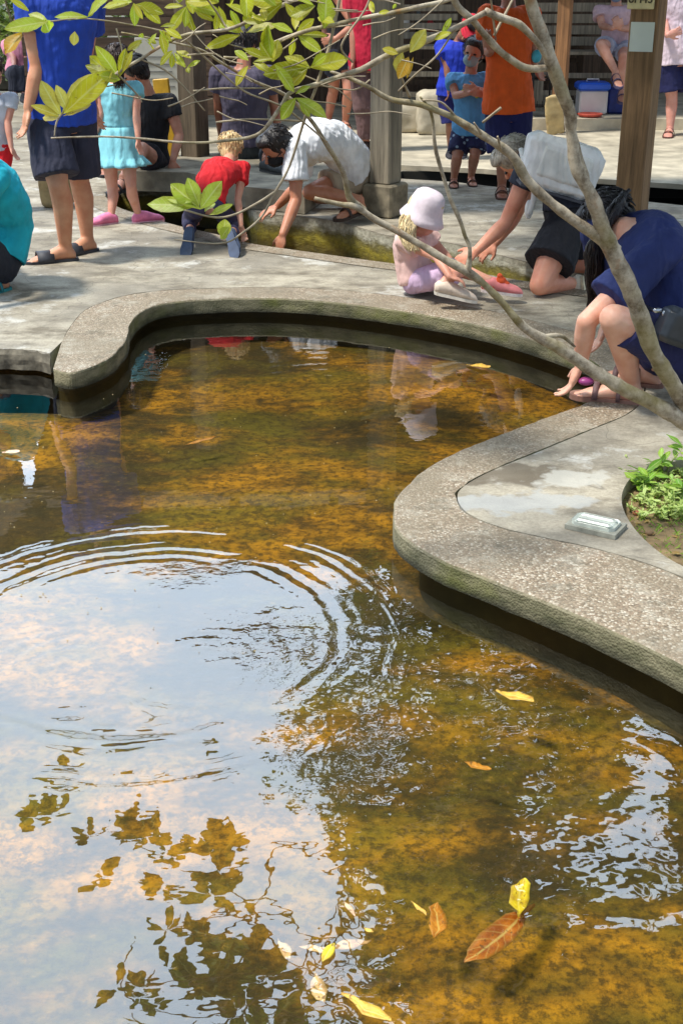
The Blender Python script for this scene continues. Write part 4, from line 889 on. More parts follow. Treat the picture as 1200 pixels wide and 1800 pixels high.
# cooler
cl = P(1037, 198, 13.6); cl.z = .152
clr = empty('cooler_box', cl, 'white cooler box with a bright blue lid on the stone platform', 'cooler')
MB().box(cl+V(0, 0, .125), (.29, .25, .235), None, .015).build('tub', plain((208, 206, 208), 'cooler_plastic', .4, 10, .04), clr, smooth=False)
lid = MB().box(cl+V(0, 0, .28), (.33, .29, .08), None, .02).build('lid', plain((34, 96, 222), 'blue_plastic', .35, 10, .05), clr, smooth=False)
MB().tube([cl+V(-.06, 0, .32), cl+V(-.06, 0, .345), cl+V(.06, 0, .345), cl+V(.06, 0, .32)], [.008]*4, 6).build('handle', plain((230, 230, 230), 'white_plastic', .4), lid)
cr_ = V(cl.x+.27, cl.y+.10, .152)
one('blue_crate', MB().box(cr_+V(0, 0, .13), (.2, .2, .26), None, .02), plain((24, 44, 120), 'crate_plastic', .5), 'dark blue crate right behind the cooler', 'crate', base=cr_)
b = MB(); q = P(1036, 205, 13.33); q.z = .152
b.loft([(q+V(0, 0, a), X*r1, Y_*r1) for a, r1 in ((0, .09), (.006, .11), (.03, .13), (.036, .12), (.02, .09), (.012, .03))], 24)
one('red_dish', b, plain((196, 84, 66), 'clay_red', .6), 'shallow red dish on the floor in front of the cooler', 'dish', base=q, smooth=True)
# stone block, leaning slab, trolley
def rock(c, size, mat, name, label, cat, ax=None, dn=.05, vox=.02):
    b = MB(); b.box(c, size, ax, min(size)*.12); o = b.fuse(name, mat, None, vox, 2, [(.2, dn), (.06, dn*.4)], base=V(c.x, c.y, c.z-size[2]/2)); return tag(o, label, cat)
sb = P(764, 197, 12.85); rock(V(sb.x, sb.y, PZ+.20), (.36, .3, .42), M['stone'], 'stone_block', 'upright pale rough stone block on the platform, left of the boy in light blue', 'stone')
sb = P(722, 200, 13.0); rock(V(sb.x, sb.y, PZ+.13), (.3, .25, .26), M['stone'], 'stone_block', 'lower pale stone behind the upright block and beside the post', 'stone')
lp = P(974, 200, 12.75); rock(V(lp.x, lp.y, PZ+.19), (.17, .06, .38), plain((190, 168, 122), 'sandstone', .8, 8, .2, bs=.8), 'leaning_slab', 'yellowish slab leaning against the foot of the slim reddish post', 'stone', (V(.98, 0, .16).normalized(), V(0, .95, .2).normalized(), V(-.16, -.2, .96).normalized()), .03, .012)
sb = P(98, 300, 8.9); rock(V(sb.x, sb.y, .13), (.22, .2, .26), plain((176, 156, 112), 'sandstone2', .9, 8, .25, bs=.8), 'stone_block', 'yellowish stone bollard behind the legs of the man in blue', 'stone', None, .04, .014)
tl = P(948, 205, 13.4); tl.z = .152; tr_ = empty('trolley', tl, 'black wire trolley with two shelves beside the orange shirt', 'trolley')
mt = plain((26, 26, 30), 'black_metal', .4, 20, .1, metal=.4)
for sx in (-.1, .1):
    for sy in (-.1, .1): MB().tube([tl+V(sx, sy, .03), tl+V(sx, sy, .62)], [.009]*2, 6).build('leg', mt, tr_)
for z in (.10, .36): 
    b = MB(); b.box(tl+V(0, 0, z), (.22, .22, .012)); 
    for k in range(5): b.box(tl+V(-.1+k*.05, -.105, z+.03), (.006, .006, .05))
    b.build('shelf', mt, tr_, smooth=False)
for sx in (-.1, .1): MB().ell(tl+V(sx, -.1, .022), (.01, .022, .022)).build('wheel', mt, tr_)
q = tl+V(-.01, 0, .37); b = MB(); b.loft([(q+V(0, 0, a), X*r1, Y_*r1) for a, r1 in ((0, .05), (.01, .07), (.09, .075), (.13, .05), (.14, .02))], 18)
one('grey_pot', b, plain((110, 108, 104), 'pot_metal', .4, metal=.3), 'grey pot on the upper shelf of the black trolley', 'pot', base=q, smooth=True)
q = tl+V(0, 0, .63+.0); b = MB()
for a in range(2): pass
b.ell(P(942, 99, 9.3), (.036, .015, .045)); one('blue_fan', b, plain((70, 180, 206), 'turquoise_plastic', .4), 'small turquoise disc held beside the orange shirt', 'fan', base=P(942, 99, 9.3), smooth=True)
# low dark wall and garden at far left
lw = G(20, 168); b = MB(); b.box(V(lw.x-1.2, lw.y+.9, .24), (3.6, .5, .48), None, .03)
one('low_wall', b, plain((92, 88, 80), 'old_stone', .9, 9, .3, bs=1), 'low dark stone wall at the far left behind the man in blue', 'wall', base=V(lw.x-1.2, lw.y+.9, 0))
# plastic cover on the peninsula
g = G(1046, 929); cv = empty('utility_cover', g, 'scuffed whitish plastic cover with raised ridges lying on the pointed terrace', 'cover')
ax_ = (V(.85, -.52, 0).normalized(), V(.52, .85, 0).normalized(), Z)
mp_ = plain((196, 202, 192), 'scuffed_plastic', .3, 30, .14, bs=.6)
MB().box(g+V(0, 0, .008), (.155, .10, .014), ax_, .0).build('base', plain((150, 150, 138), 'grimy_plastic', .5, 30, .2), cv, smooth=False)
MB().box(g+V(0, 0, .020), (.130, .078, .012), ax_, .012).build('rim', mp_, cv, smooth=False)
for k in (-1, 1): MB().box(g+ax_[1]*.02*k+V(0, 0, .027), (.11, .022, .010), ax_, .006).build('ridge', mp_, cv, smooth=False)
# ---------------------------------------------------------------- leaves, tree
def veins(t, c, amt=.5, dark=.0):
    at = N(t, 'ShaderNodeAttribute', attribute_name='lf'); sx = N(t, 'ShaderNodeSeparateXYZ'); t.links.new(at.outputs['Vector'], sx.inputs[0])
    def mm(op, *a):
        q = N(t, 'ShaderNodeMath', operation=op)
        for i, s in enumerate(a):
            if isinstance(s, (int, float)): q.inputs[i].default_value = s
            else: t.links.new(s, q.inputs[i])
        return q.outputs[0]
    aq = mm('ABSOLUTE', sx.outputs[0]); rib = ramp(t, aq, [(.04, G1(1)), (.14, G1(0))])
    sv = mm('SINE', mm('MULTIPLY', mm('SUBTRACT', sx.outputs[1], mm('MULTIPLY', aq, .16)), 56.0)); sv = ramp(t, sv, [(.80, G1(0)), (1, G1(.45))])
    f = mm('MAXIMUM', rib, sv); f = mm('MULTIPLY', f, amt)
    c = mix(t, f, c, (.75, .8, .35, 1))
    ed = ramp(t, aq, [(.72, G1(0)), (1, G1(.35))]); return mix(t, ed, c, (.25, .2, .03, 1))
def leafmat(name, stops, trans=.58):
    m, t, b = newmat(name); g_ = N(t, 'ShaderNodeNewGeometry'); c = ramp(t, g_.outputs['Random Per Island'], stops)
    c = mix(t, ramp(t, noise_n(t, coords(t), 40, 3), [(.45, G1(0)), (.7, G1(.4))]), c, lin((150, 130, 30)))
    c = veins(t, c)
    sp_ = noise_n(t, coords(t), 120, 2); c = mix(t, ramp(t, sp_, [(.68, G1(0)), (.72, G1(.7))]), c, lin((110, 80, 24)))
    t.links.new(c, b.inputs['Base Color']); b.inputs['Roughness'].default_value = .42
    tr = N(t, 'ShaderNodeBsdfTranslucent'); t.links.new(c, tr.inputs[0]); ms = N(t, 'ShaderNodeMixShader'); ms.inputs[0].default_value = trans
    t.links.new(b.outputs[0], ms.inputs[1]); t.links.new(tr.outputs[0], ms.inputs[2]); t.links.new(ms.outputs[0], t.nodes['Material Output'].inputs[0]); return m
LM = leafmat('fresh_leaf', [(0, lin((130, 140, 14))), (.3, lin((168, 172, 22))), (.55, lin((206, 204, 40))), (.8, lin((176, 196, 50))), (1, lin((222, 200, 60)))])
LG = leafmat('bright_leaf', [(0, lin((164, 190, 44))), (1, lin((192, 208, 76)))])
LY = leafmat('yellow_leaf', [(0, lin((206, 190, 60))), (1, lin((214, 206, 96)))])
LO = leafmat('ochre_leaf', [(0, lin((204, 150, 30))), (1, lin((214, 170, 40)))])
LC = leafmat('crown_leaf', [(0, lin((62, 84, 22))), (.5, lin((92, 112, 30))), (1, lin((124, 140, 44)))], .55)
BKM, tb, bb_ = newmat('bark'); vb = coords(tb, (1, 1, 1)); nb = noise_n(tb, vb, 26, 6, .7); nb2 = noise_n(tb, vb, 5, 4)
cb = mix(tb, ramp(tb, nb, [(.35, G1(0)), (.62, G1(1))]), lin((112, 98, 78)), lin((196, 184, 162)))
cb = mix(tb, ramp(tb, nb2, [(.5, G1(0)), (.62, G1(.6))]), cb, lin((134, 122, 62)))
cb = mix(tb, ramp(tb, noise_n(tb, vb, 9, 4), [(.62, G1(0)), (.7, G1(.6))]), cb, lin((160, 104, 50)))
tb.links.new(cb, bb_.inputs['Base Color']); bb_.inputs['Roughness'].default_value = .85; bump(tb, bb_, nb, .7, .006)
TWM = plain((170, 156, 132), 'twig_bark', .85, 40, .22)
def leaf(mb, base, tip, nrm, wr=.42, curl=.12, fold=.18):
    d = tip-base; L = d.length; d.normalize(); nrm = (nrm-d*nrm.dot(d)).normalized(); x = d.cross(nrm)
    i0 = len(mb.v); prof_ = [(0, .03), (.12, .34), (.3, .8), (.5, 1), (.68, .93), (.84, .62), (.95, .25), (1, .02)]; W = L*wr/2
    for t, wd in prof_:
        c = base+d*L*t-nrm*L*curl*(t*t)*1.0
        for q in (-1, -.5, 0, .5, 1): mb.at[len(mb.v)] = (q, t, L); mb.v.append(c+x*W*wd*q+nrm*W*fold*abs(q)*wd+nrm*W*.10*math.sin(t*11+q*2+L*90)*abs(q))
    for j in range(len(prof_)-1):
        for q in range(4): a = i0+j*5+q; mb.f.append((a, a+1, a+6, a+5))
tb_ = G(1330, 900); tb_.z = -.05
tree = empty('pondside_tree', tb_, 'thin-limbed tree with pale bare branches and yellow-green leaves arching over the pond from the right', 'tree')
def branch(pts, name='branch', mat=None, jit=.004, sub=6, n=10):
    c = []; w_ = []
    ps = [P(x, y, Y) for x, y, Y, q in pts]; ww = [q*.44/pxm(p) for (x, y, Y, q), p in zip(pts, ps)]
    cc = catmull(ps, sub); out = []; rr = []
    for i, p in enumerate(cc):
        f = i/sub; k = min(int(f), len(ww)-2); r_ = ww[k]+(ww[k+1]-ww[k])*min(1, f-k)
        nn = V(noise.noise(p*14), noise.noise(p*14+V(9, 0, 0)), noise.noise(p*14+V(0, 9, 0)))*jit*min(1, r_/.008)
        out.append(p+nn); rr.append(max(.0012, r_*(1+.18*noise.noise(p*30))))
    b = MB(); b.tube(out, rr, n); return b.build(name, mat or BKM, tree)
branch([(1345, 915, 3.72, 74), (1265, 800, 3.6, 50), (1205, 712, 3.45, 36), (1150, 622, 3.4, 32), (1120, 540, 3.38, 35), (1085, 462, 3.35, 36), (1060, 408, 3.33, 34), (1037, 345, 3.3, 27), (1010, 285, 3.3, 25), (1003, 235, 3.3, 22), (1000, 195, 3.28, 24), (978, 135, 3.25, 28), (952, 60, 3.22, 26), (930, 0, 3.2, 24), (900, -100, 3.18, 22), (820, -260, 3.4, 16), (700, -420, 3.8, 8)], 'trunk', n=14, sub=8)
branch([(1060, 408, 3.36, 22), (1030, 320, 3.37, 18), (1008, 240, 3.36, 14), (985, 170, 3.32, 10), (968, 130, 3.3, 8)])
branch([(1085, 440, 3.35, 24), (1060, 422, 3.34, 26), (1015, 392, 3.32, 23), (960, 350, 3.3, 20), (922, 312, 3.28, 20), (897, 272, 3.26, 18), (860, 245, 3.24, 17), (800, 210, 3.22, 14), (742, 184, 3.2, 12), (680, 173, 3.18, 11), (640, 148, 3.16, 9), (580, 125, 3.15, 6)])
branch([(853, 22, 3.12, 10), (800, 50, 3.1, 12), (753, 70, 3.08, 13), (693, 93, 3.06, 12), (633, 123, 3.05, 11), (560, 147, 3.04, 10), (510, 163, 3.02, 9), (493, 188, 3.02, 8), (457, 234, 3.0, 7), (400, 247, 3.0, 6), (315, 250, 2.98, 5), (200, 240, 2.97, 4), (90, 243, 2.96, 3)])
branch([(860, -30, 3.1, 9), (777, 2, 3.08, 9), (733, 13, 3.06, 9), (633, 33, 3.05, 8), (587, 43, 3.04, 8), (510, 63, 3.03, 8), (453, 90, 3.02, 7)])
branch([(600, -60, 3.0, 9), (560, -20, 3.0, 9), (517, 0, 2.98, 8), (460, 27, 2.96, 8), (400, 52, 2.95, 7), (320, 63, 2.93, 7), (253, 100, 2.9, 6), (200, 133, 2.88, 6), (133, 180, 2.86, 5), (103, 208, 2.85, 4), (96, 240, 2.85, 2)])
branch([(640, 372, 3.3, 16), (615, 350, 3.28, 15), (600, 300, 3.25, 11), (573, 253, 3.2, 9), (543, 206, 3.16, 8), (500, 166, 3.12, 7), (447, 143, 3.08, 6), (393, 112, 3.05, 6), (350, 87, 3.02, 5), (280, 70, 3.0, 4), (213, 57, 2.98, 3)])
branch([(1290, 790, 3.58, 44), (1200, 738, 3.45, 36), (1130, 700, 3.42, 30), (1060, 664, 3.4, 27), (1000, 624, 3.38, 26), (950, 594, 3.36, 22), (918, 572, 3.35, 16), (880, 530, 3.34, 14), (845, 495, 3.33, 15), (820, 476, 3.32, 18), (780, 455, 3.31, 16), (720, 420, 3.3, 14), (660, 386, 3.28, 13), (622, 363, 3.27, 14), (598, 358, 3.26, 10), (552, 348, 3.25, 8)])
branch([(955, 592, 3.36, 12), (985, 592, 3.38, 9), (1010, 610, 3.4, 4)])
branch([(822, 480, 3.32, 13), (825, 437, 3.3, 8), (816, 413, 3.3, 8), (801, 372, 3.28, 8), (781, 320, 3.27, 8), (766, 267, 3.25, 8), (758, 200, 3.22, 6), (738, 170, 3.2, 4)])
branch([(795, -60, 3.1, 12), (800, 5, 3.12, 14), (837, 42, 3.14, 14), (867, 78, 3.17, 14), (905, 111, 3.2, 14), (933, 121, 3.22, 14), (975, 116, 3.25, 16)])
branch([(853, 20, 3.14, 15), (910, 42, 3.17, 15), (942, 72, 3.2, 13), (968, 112, 3.24, 12)])
branch([(600, -20, 3.05, 6), (590, 30, 3.05, 6), (578, 85, 3.04, 6), (558, 147, 3.04, 6), (538, 200, 3.06, 6), (510, 290, 3.08, 5), (482, 340, 3.08, 5), (460, 380, 3.08, 4), (426, 410, 3.06, 4), (389, 428, 3.04, 3), (306, 421, 3.0, 2)], mat=TWM)
branch([(482, 338, 3.08, 5), (452, 357, 3.07, 5), (415, 376, 3.05, 4), (377, 382, 3.03, 4), (325, 369, 3.0, 4)], mat=TWM)
for q in ([(870, 60, 3.17, 5), (865, 20, 3.15, 5), (858, -20, 3.1, 5)], [(700, 160, 3.17, 4), (730, 130, 3.1, 4), (770, 95, 3.1, 4), (800, 50, 3.1, 4)], [(880, 190, 3.2, 6), (848, 215, 3.23, 5)], [(720, 170, 3.19, 6), (705, 135, 3.15, 5), (690, 95, 3.1, 5)], [(900, 0, 3.2, 5), (868, 62, 3.17, 6)],
          [(400, 52, 2.95, 4), (380, 20, 2.95, 4), (350, -20, 2.9, 4)], [(393, 100, 3.05, 5), (440, 100, 3.05, 4), (480, 80, 3.04, 4), (520, 60, 3.0, 3)], [(320, 63, 2.93, 4), (370, 110, 2.98, 4), (430, 160, 3.0, 4), (500, 190, 3.02, 4), (575, 250, 3.1, 3)], [(250, 105, 2.9, 4), (300, 130, 2.92, 4), (360, 195, 2.95, 3)], [(330, 97, 2.95, 4), (380, 95, 2.98, 4), (395, 110, 3.0, 3)],
          [(340, 160, 2.95, 4), (400, 155, 3.0, 4), (470, 155, 3.02, 3)], [(380, 215, 3.0, 4), (440, 210, 3.02, 4), (535, 213, 3.06, 4)], [(205, 128, 2.88, 4), (240, 165, 2.9, 4), (250, 180, 2.9, 2)], [(90, 38, 2.86, 3), (150, 33, 2.9, 3), (240, 45, 2.93, 4), (320, 63, 2.95, 4)], [(620, 110, 3.05, 4), (600, 80, 3.0, 4), (640, 20, 3.0, 4), (655, -20, 3.0, 4)],
          [(650, 140, 3.16, 4), (620, 158, 3.15, 3), (560, 150, 3.1, 3)], [(205, 50, 2.9, 3), (215, 90, 2.9, 3), (212, 120, 2.9, 2)], [(845, 235, 3.22, 7), (832, 215, 3.2, 3)], [(880, 262, 3.24, 6), (874, 240, 3.2, 4)], [(800, 205, 3.22, 5), (775, 180, 3.2, 4), (742, 176, 3.2, 4)], [(700, 62, 3.05, 3), (740, 35, 3.05, 3), (790, -10, 3.05, 3)]):
    branch(q, mat=TWM, n=6)
rg = random.Random(77)
for k in range(34):
    x0, y0 = rg.uniform(150, 760), rg.uniform(-30, 200); a = rg.uniform(-.5, .5)+(math.pi if rg.random() < .5 else 0); L_ = rg.uniform(50, 130); Yk = rg.uniform(2.88, 3.12); x, y = x0, y0; q = []
    for j in range(4): q.append((x, y, Yk, 3.2-.5*j)); a += rg.uniform(-.35, .35); x += math.cos(a)*L_/3; y += math.sin(a)*L_/3
    branch(q, mat=TWM, n=5)
def cluster(leaves, mat=None, Y=2.95, name='leaf_cluster', wr=.42):
    b = MB(); rg_ = random.Random(int(leaves[0][0]*7+leaves[0][1]))
    for L in leaves:
        bx, by, tx, ty = L[:4]; ww = L[4] if len(L) > 4 else wr
        p0 = P(bx, by, Y); p1 = P(tx, ty, Y+rg_.uniform(-.03, .03)); nrm = V(rg_.uniform(-.5, .5), rg_.uniform(-1, -.55), rg_.uniform(.2, .9)); leaf(b, p0, p1, nrm, ww, rg_.uniform(.02, .16), rg_.uniform(.1, .35))
    return b.build(name, mat or LM, tree)
cluster([(352, 368, 300, 322, .5), (352, 368, 388, 318, .5), (345, 362, 258, 358, .34), (360, 372, 378, 356, .6), (368, 378, 408, 358, .3), (350, 362, 330, 312, .5), (340, 355, 292, 348, .3)], LG, 3.0)
cluster([(392, 420, 396, 384, .7), (388, 420, 400, 400, .6)], LG, 3.04)
cluster([(108, 203, 70, 142, .45), (110, 200, 172, 128, .4), (106, 205, 56, 184, .32), (106, 207, 74, 204, .55), (112, 204, 160, 182, .4), (120, 196, 100, 150, .45)], LY, 2.85)
cluster([(112, 200, 196, 122, .34)], LM, 2.84)
cluster([(205, 140, 155, 98, .42), (208, 135, 170, 78, .4), (205, 138, 150, 112, .4), (210, 135, 222, 85, .4), (215, 128, 232, 90, .3), (212, 140, 176, 132, .5)], LM, 2.88)
cluster([(85, 38, 8, 50, .36), (85, 38, 50, 22, .4), (78, 34, 88, 58, .9)], LG, 2.86)
cluster([(40, 58, 8, 92, .7)], LO, 2.85)
cluster([(155, 30, 96, 26, .3), (156, 28, 195, -20, .4), (155, 30, 165, 18, .5)], LG, 2.9)
cluster([(132, 55, 130, 80, .7)], LY, 2.88)
cluster([(328, 118, 308, 106, .4), (330, 118, 352, 106, .4), (330, 118, 332, 128, .6)], LM, 2.95)
cluster([(545, 118, 612, 102, .5), (548, 115, 575, 95, .5), (545, 118, 462, 130, .4), (545, 120, 500, 95, .5), (540, 122, 510, 150, .6)], LM, 3.0)
cluster([(525, 175, 545, 205, .5), (520, 172, 575, 205, .4), (520, 172, 492, 210, .5), (520, 165, 545, 150, .5), (515, 160, 500, 140, .6)], LG, 3.0)
cluster([(588, 40, 558, 30, .6), (570, 50, 575, -10, .6)], LM, 3.02)
cluster([(720, 92, 748, 52, .55), (708, 92, 695, 130, .6), (700, 95, 672, 85, .5)], LY, 3.04)
cluster([(718, 100, 700, 138, .55), (726, 100, 715, 138, .2)], LO, 3.04)
cluster([(760, 70, 790, 55, .4), (775, 60, 795, 30, .3)], LM, 3.08)
rg = random.Random(11)
for (cx, cy, n_, sp_, ln) in ((235, 5, 9, 34, 62), (280, 50, 8, 24, 40), (305, 88, 5, 16, 36), (330, 10, 9, 34, 66), (385, 5, 9, 32, 70), (430, 60, 8, 26, 72), (470, 40, 8, 26, 70), (500, 5, 8, 36, 76), (440, 110, 6, 24, 56), (480, 110, 6, 20, 70), (520, 60, 6, 22, 62), (255, 70, 6, 18, 34), (555, 10, 5, 24, 56), (330, -30, 9, 40, 70), (430, -30, 9, 40, 70), (10, -5, 4, 16, 50), (650, 0, 3, 16, 36), (690, 20, 3, 14, 36)):
    ls = []
    for k in range(int(n_*.85)):
        a = rg.uniform(0, 6.28); d_ = rg.random()*sp_; bx, by = cx+math.cos(a)*d_*.4, cy+math.sin(a)*d_*.4; a2 = a+rg.uniform(-.5, .5); l2 = ln*rg.uniform(.45, .9)
        ls.append((bx, by, bx+math.cos(a2)*l2, by+math.sin(a2)*l2*.8+8, rg.uniform(.3, .5)))
    cluster(ls, LM, 2.9+rg.uniform(-.08, .15))
# crown that hangs above the frame and is seen mirrored in the pond
cw = MB(); nleaf = 0; gaps = ((1100, 1480, 85), (1150, 1385, 48), (1125, 1290, 38), (930, 1425, 28), (1010, 1560, 45), (680, 1500, 20), (985, 1640, 24), (1180, 1560, 36), (640, 1380, 40), (720, 1280, 36), (640, 1220, 34), (660, 1160, 28), (700, 1360, 24), (1030, 1250, 28), (860, 1110, 22), (900, 1180, 22), (780, 1460, 18))
def bound(y):
    pts = ((940, 560), (1000, 570), (1100, 600), (1200, 560), (1290, 520), (1400, 560), (1480, 575), (1560, 620), (1620, 690), (1670, 690), (1730, 640), (1800, 710), (2000, 720))
    for (a, xa), (b_, xb) in zip(pts, pts[1:]):
        if a <= y < b_: return xa+(xb-xa)*(y-a)/(b_-a)
    return 720
rg = random.Random(5)
def add_whorl(mb, c, n_, L, spread=1.0):
    for k in range(n_):
        a = rg.uniform(0, 6.28); e = rg.uniform(-.5, .6)*spread; d = V(math.cos(a)*math.cos(e), math.sin(a)*math.cos(e), math.sin(e)-.15); l2 = L*rg.uniform(.7, 1.1)
        leaf(mb, c+d*.01, c+d*l2, V(rg.gauss(0, .35), rg.gauss(0, .35), 1), rg.uniform(.38, .55), rg.uniform(.05, .25), .2)
hubs = []
for k in range(3600):
    px, py = rg.uniform(540, 1420), rg.uniform(950, 1960)
    if px < bound(py)+22+10*noise.noise(V(px*.02, py*.02, 3)): continue
    if any((px-gx)**2+(py-gy)**2 < (gr_*.9+10)**2 for gx, gy, gr_ in gaps): continue
    if noise.noise(V(px*.011, py*.011, 0)) < -.5: continue
    zt = 1.85+rg.random()*1.1+max(0, (py-1500)/300)*.3
    c = RF(px, py, zt)
    if c.y > 8.3: continue
    hubs.append(c); add_whorl(cw, c, rg.randint(5, 8), .15)
cw.build('crown', LC, tree)
# twig whorls left of the crown
for (px, py, n_, L) in ((110, 1352, 4, .10), (140, 1356, 3, .07), (60, 1440, 5, .11), (95, 1435, 6, .12), (160, 1462, 4, .09), (225, 1455, 6, .11), (262, 1470, 7, .13), (290, 1500, 5, .1), (285, 1560, 5, .09), (175, 1535, 4, .1), (375, 1495, 7, .13), (400, 1480, 7, .13), (385, 1530, 6, .14), (372, 1570, 4, .13), (390, 1355, 5, .1), (295, 1630, 4, .09), (360, 1650, 5, .1), (385, 1665, 6, .1), (345, 1640, 3, .09), (300, 1700, 3, .08), (205, 1735, 4, .1), (250, 1745, 5, .1), (270, 1765, 3, .07), (350, 1735, 7, .13), (400, 1720, 8, .13), (440, 1695, 8, .14), (470, 1725, 8, .13), (385, 1765, 6, .12), (430, 1775, 5, .1), (480, 1795, 6, .12), (560, 1660, 3, .08), (590, 1740, 2, .06), (620, 1770, 3, .07), (480, 1330, 4, .09), (540, 1390, 5, .1), (510, 1290, 5, .1), (560, 1250, 6, .11), (500, 1180, 5, .09), (270, 1270, 3, .08), (560, 1330, 6, .12), (470, 1395, 3, .08)):
    c = RF(px, py, 1.85+rg.random()*.2); w2 = MB(); add_whorl(w2, c, n_+2, L*1.18, .6); w2.build('leaf_cluster', LC, tree)
def rtwig(pts, r0, r1):
    ps = [RF(x, y, 1.86+.03*i) for i, (x, y) in enumerate(pts)]; c = catmull(ps, 5); b = MB(); b.tube(c, [r0+(r1-r0)*i/len(c) for i in range(len(c))], 6); b.build('branch', BKM, tree)
rtwig([(760, 1560), (690, 1600), (620, 1560), (600, 1640), (560, 1720), (520, 1790)], .012, .005)
rtwig([(620, 1800), (560, 1720), (500, 1680), (440, 1600), (405, 1560)], .009, .004)
rtwig([(500, 1680), (430, 1612), (340, 1615), (290, 1630)], .005, .003)
rtwig([(640, 1480), (560, 1490), (480, 1500), (470, 1560), (440, 1610)], .008, .004)
rtwig([(400, 1770), (330, 1780), (260, 1770), (215, 1730), (240, 1640)], .005, .002)
# big limbs of the crown so that its leaves hang from something
for (a, b_, c_) in (((900, -100), 3.18, (900, 1250)), ((820, -260), 3.4, (1080, 1150)), ((700, -420), 3.8, (680, 1350)), ((900, -100), 3.18, (820, 1550)), ((820, -260), 3.4, (1250, 1350)), ((700, -420), 3.8, (600, 1500))):
    p0 = P(a[0], a[1], b_); p2 = RF(c_[0], c_[1], 2.45); p1 = (p0+p2)/2+V(0, 0, .35); c = catmull([p0, p1, p2], 8); b = MB(); b.tube(c, [.022-.016*i/len(c) for i in range(len(c))], 8); b.build('branch', BKM, tree)
# ---------------------------------------------------------------- garden behind, far left
def shrub(c, r_, h, label, n_, Lf, mat, name='shrub'):
    root = empty(name, c, label, name, 'shrubs in the garden at the left'); b = MB(); rs = random.Random(int(abs(c.x*100)))
    for k in range(n_):
        d = V(rs.gauss(0, 1), rs.gauss(0, 1), rs.gauss(0, 1)).normalized()*rs.random()**.4; lump = 1+.35*noise.noise(d*2.3+c)
        p = c+V(d.x*r_*lump, d.y*r_*lump, h*.5+d.z*h*.5*lump); a = rs.uniform(0, 6.28); q = V(math.cos(a), math.sin(a), rs.uniform(-.5, .7)); leaf(b, p, p+q*Lf*rs.uniform(.6, 1.2), V(rs.gauss(0, .6), rs.gauss(0, .6), 1), .45)
    b.build('foliage', mat, root)
    b = MB()
    for k in range(7): 
        a = k*.9; b.tube([c, c+V(math.cos(a)*r_*.3, math.sin(a)*r_*.3, h*.4), c+V(math.cos(a)*r_*.6, math.sin(a)*r_*.6, h*.75)], [.03, .02, .008], 6)
    b.build('stem', BKM, root)
LS = leafmat('shrub_leaf', [(0, lin((46, 84, 30))), (.5, lin((88, 126, 50))), (1, lin((140, 168, 84)))], .35)
for (x, y, r_, h, lb) in ((-3.9, 16.6, 1.2, 2.3, 'leafy green shrub beyond the low dark wall, behind the pink top'), (-6.3, 17.2, 1.5, 2.6, 'tall green shrub at the far left end of the garden'), (-2.3, 18.4, 1.1, 2.2, 'green shrub behind the plank partition')):
    shrub(V(x, y, 0), r_, h, lb, 1500, .16, LS)
hb_ = MB(); rs = random.Random(2)
for k in range(5000):
    p = V(rs.uniform(-14, 14), 21+rs.random()*1.2, rs.uniform(0, 3.4)); a = rs.uniform(0, 6.28); leaf(hb_, p, p+V(math.cos(a), math.sin(a)*.5, rs.uniform(-.5, .5))*.32, V(rs.gauss(0, .6), -1, rs.random()), .6)
o = hb_.build('hedge', LS); tag(o, 'dense dark green hedge closing off the garden at the very back', 'hedge')
# weeds in the planter
def herb(c, h, n_, mat, L):
    b = MB(); rs = random.Random(int(c.x*9999))
    for s_ in range(3):
        a = rs.uniform(0, 6.28); tip = c+V(math.cos(a)*h*.5, math.sin(a)*h*.5, h*rs.uniform(.6, 1)); b.tube([c, lerp(c, tip, .5)+V(0, 0, h*.12), tip], [.0025, .002, .001], 5)
        for k in range(n_):
            q = lerp(c, tip, rs.uniform(.3, 1)); aa = rs.uniform(0, 6.28); leaf(b, q, q+V(math.cos(aa), math.sin(aa), rs.uniform(-.1, .7))*L*rs.uniform(.6, 1.1), V(rs.gauss(0, .5), rs.gauss(0, .5), 1), .4)
    return b
LW = leafmat('weed_leaf', [(0, lin((92, 150, 36))), (.5, lin((130, 184, 54))), (1, lin((170, 206, 90)))], .35)
wd = MB(); rs = random.Random(4)
for k in range(150):
    px, py = rs.uniform(1105, 1330), rs.uniform(825, 915)
    if (px-1100) < (py-832)*.25 - 10: continue
    c = G(px, py, -.047); t_ = herb(c, rs.uniform(.025, .055), 4, LW, rs.uniform(.015, .03)); i0 = len(wd.v); wd.v += t_.v; wd.f += [tuple(q+i0 for q in f_) for f_ in t_.f]
for k in range(700):
    px, py = rs.uniform(1102, 1360), rs.uniform(838, 990); c = G(px, py, -.047); a = rs.uniform(0, 6.28); q = c+V(math.cos(a)*.02, math.sin(a)*.02, .03*rs.random()); leaf(wd, c, q, V(math.sin(a), -math.cos(a), .2), .12)
o = wd.build('weeds', LW); o['kind'] = 'stuff'; tag(o, 'low bright green weeds and grass growing in the planter', 'weeds')
lt = MB(); rs = random.Random(9)
for k in range(160):
    px, py = rs.uniform(1108, 1330), rs.uniform(860, 990); c = G(px, py, -.040+rs.random()*.006); a = rs.uniform(0, 6.28); L_ = rs.uniform(.006, .03); leaf(lt, c, c+V(math.cos(a)*L_, math.sin(a)*L_, rs.uniform(-.002, .006)), V(rs.gauss(0, .3), rs.gauss(0, .3), 1), rs.uniform(.2, .6))
o = lt.build('leaf_litter', leafmat('litter', [(0, lin((112, 76, 40))), (.5, lin((160, 120, 66))), (1, lin((90, 70, 40)))], .1)); o['kind'] = 'stuff'; tag(o, 'dry brown leaf litter on the bare soil of the planter', 'litter')
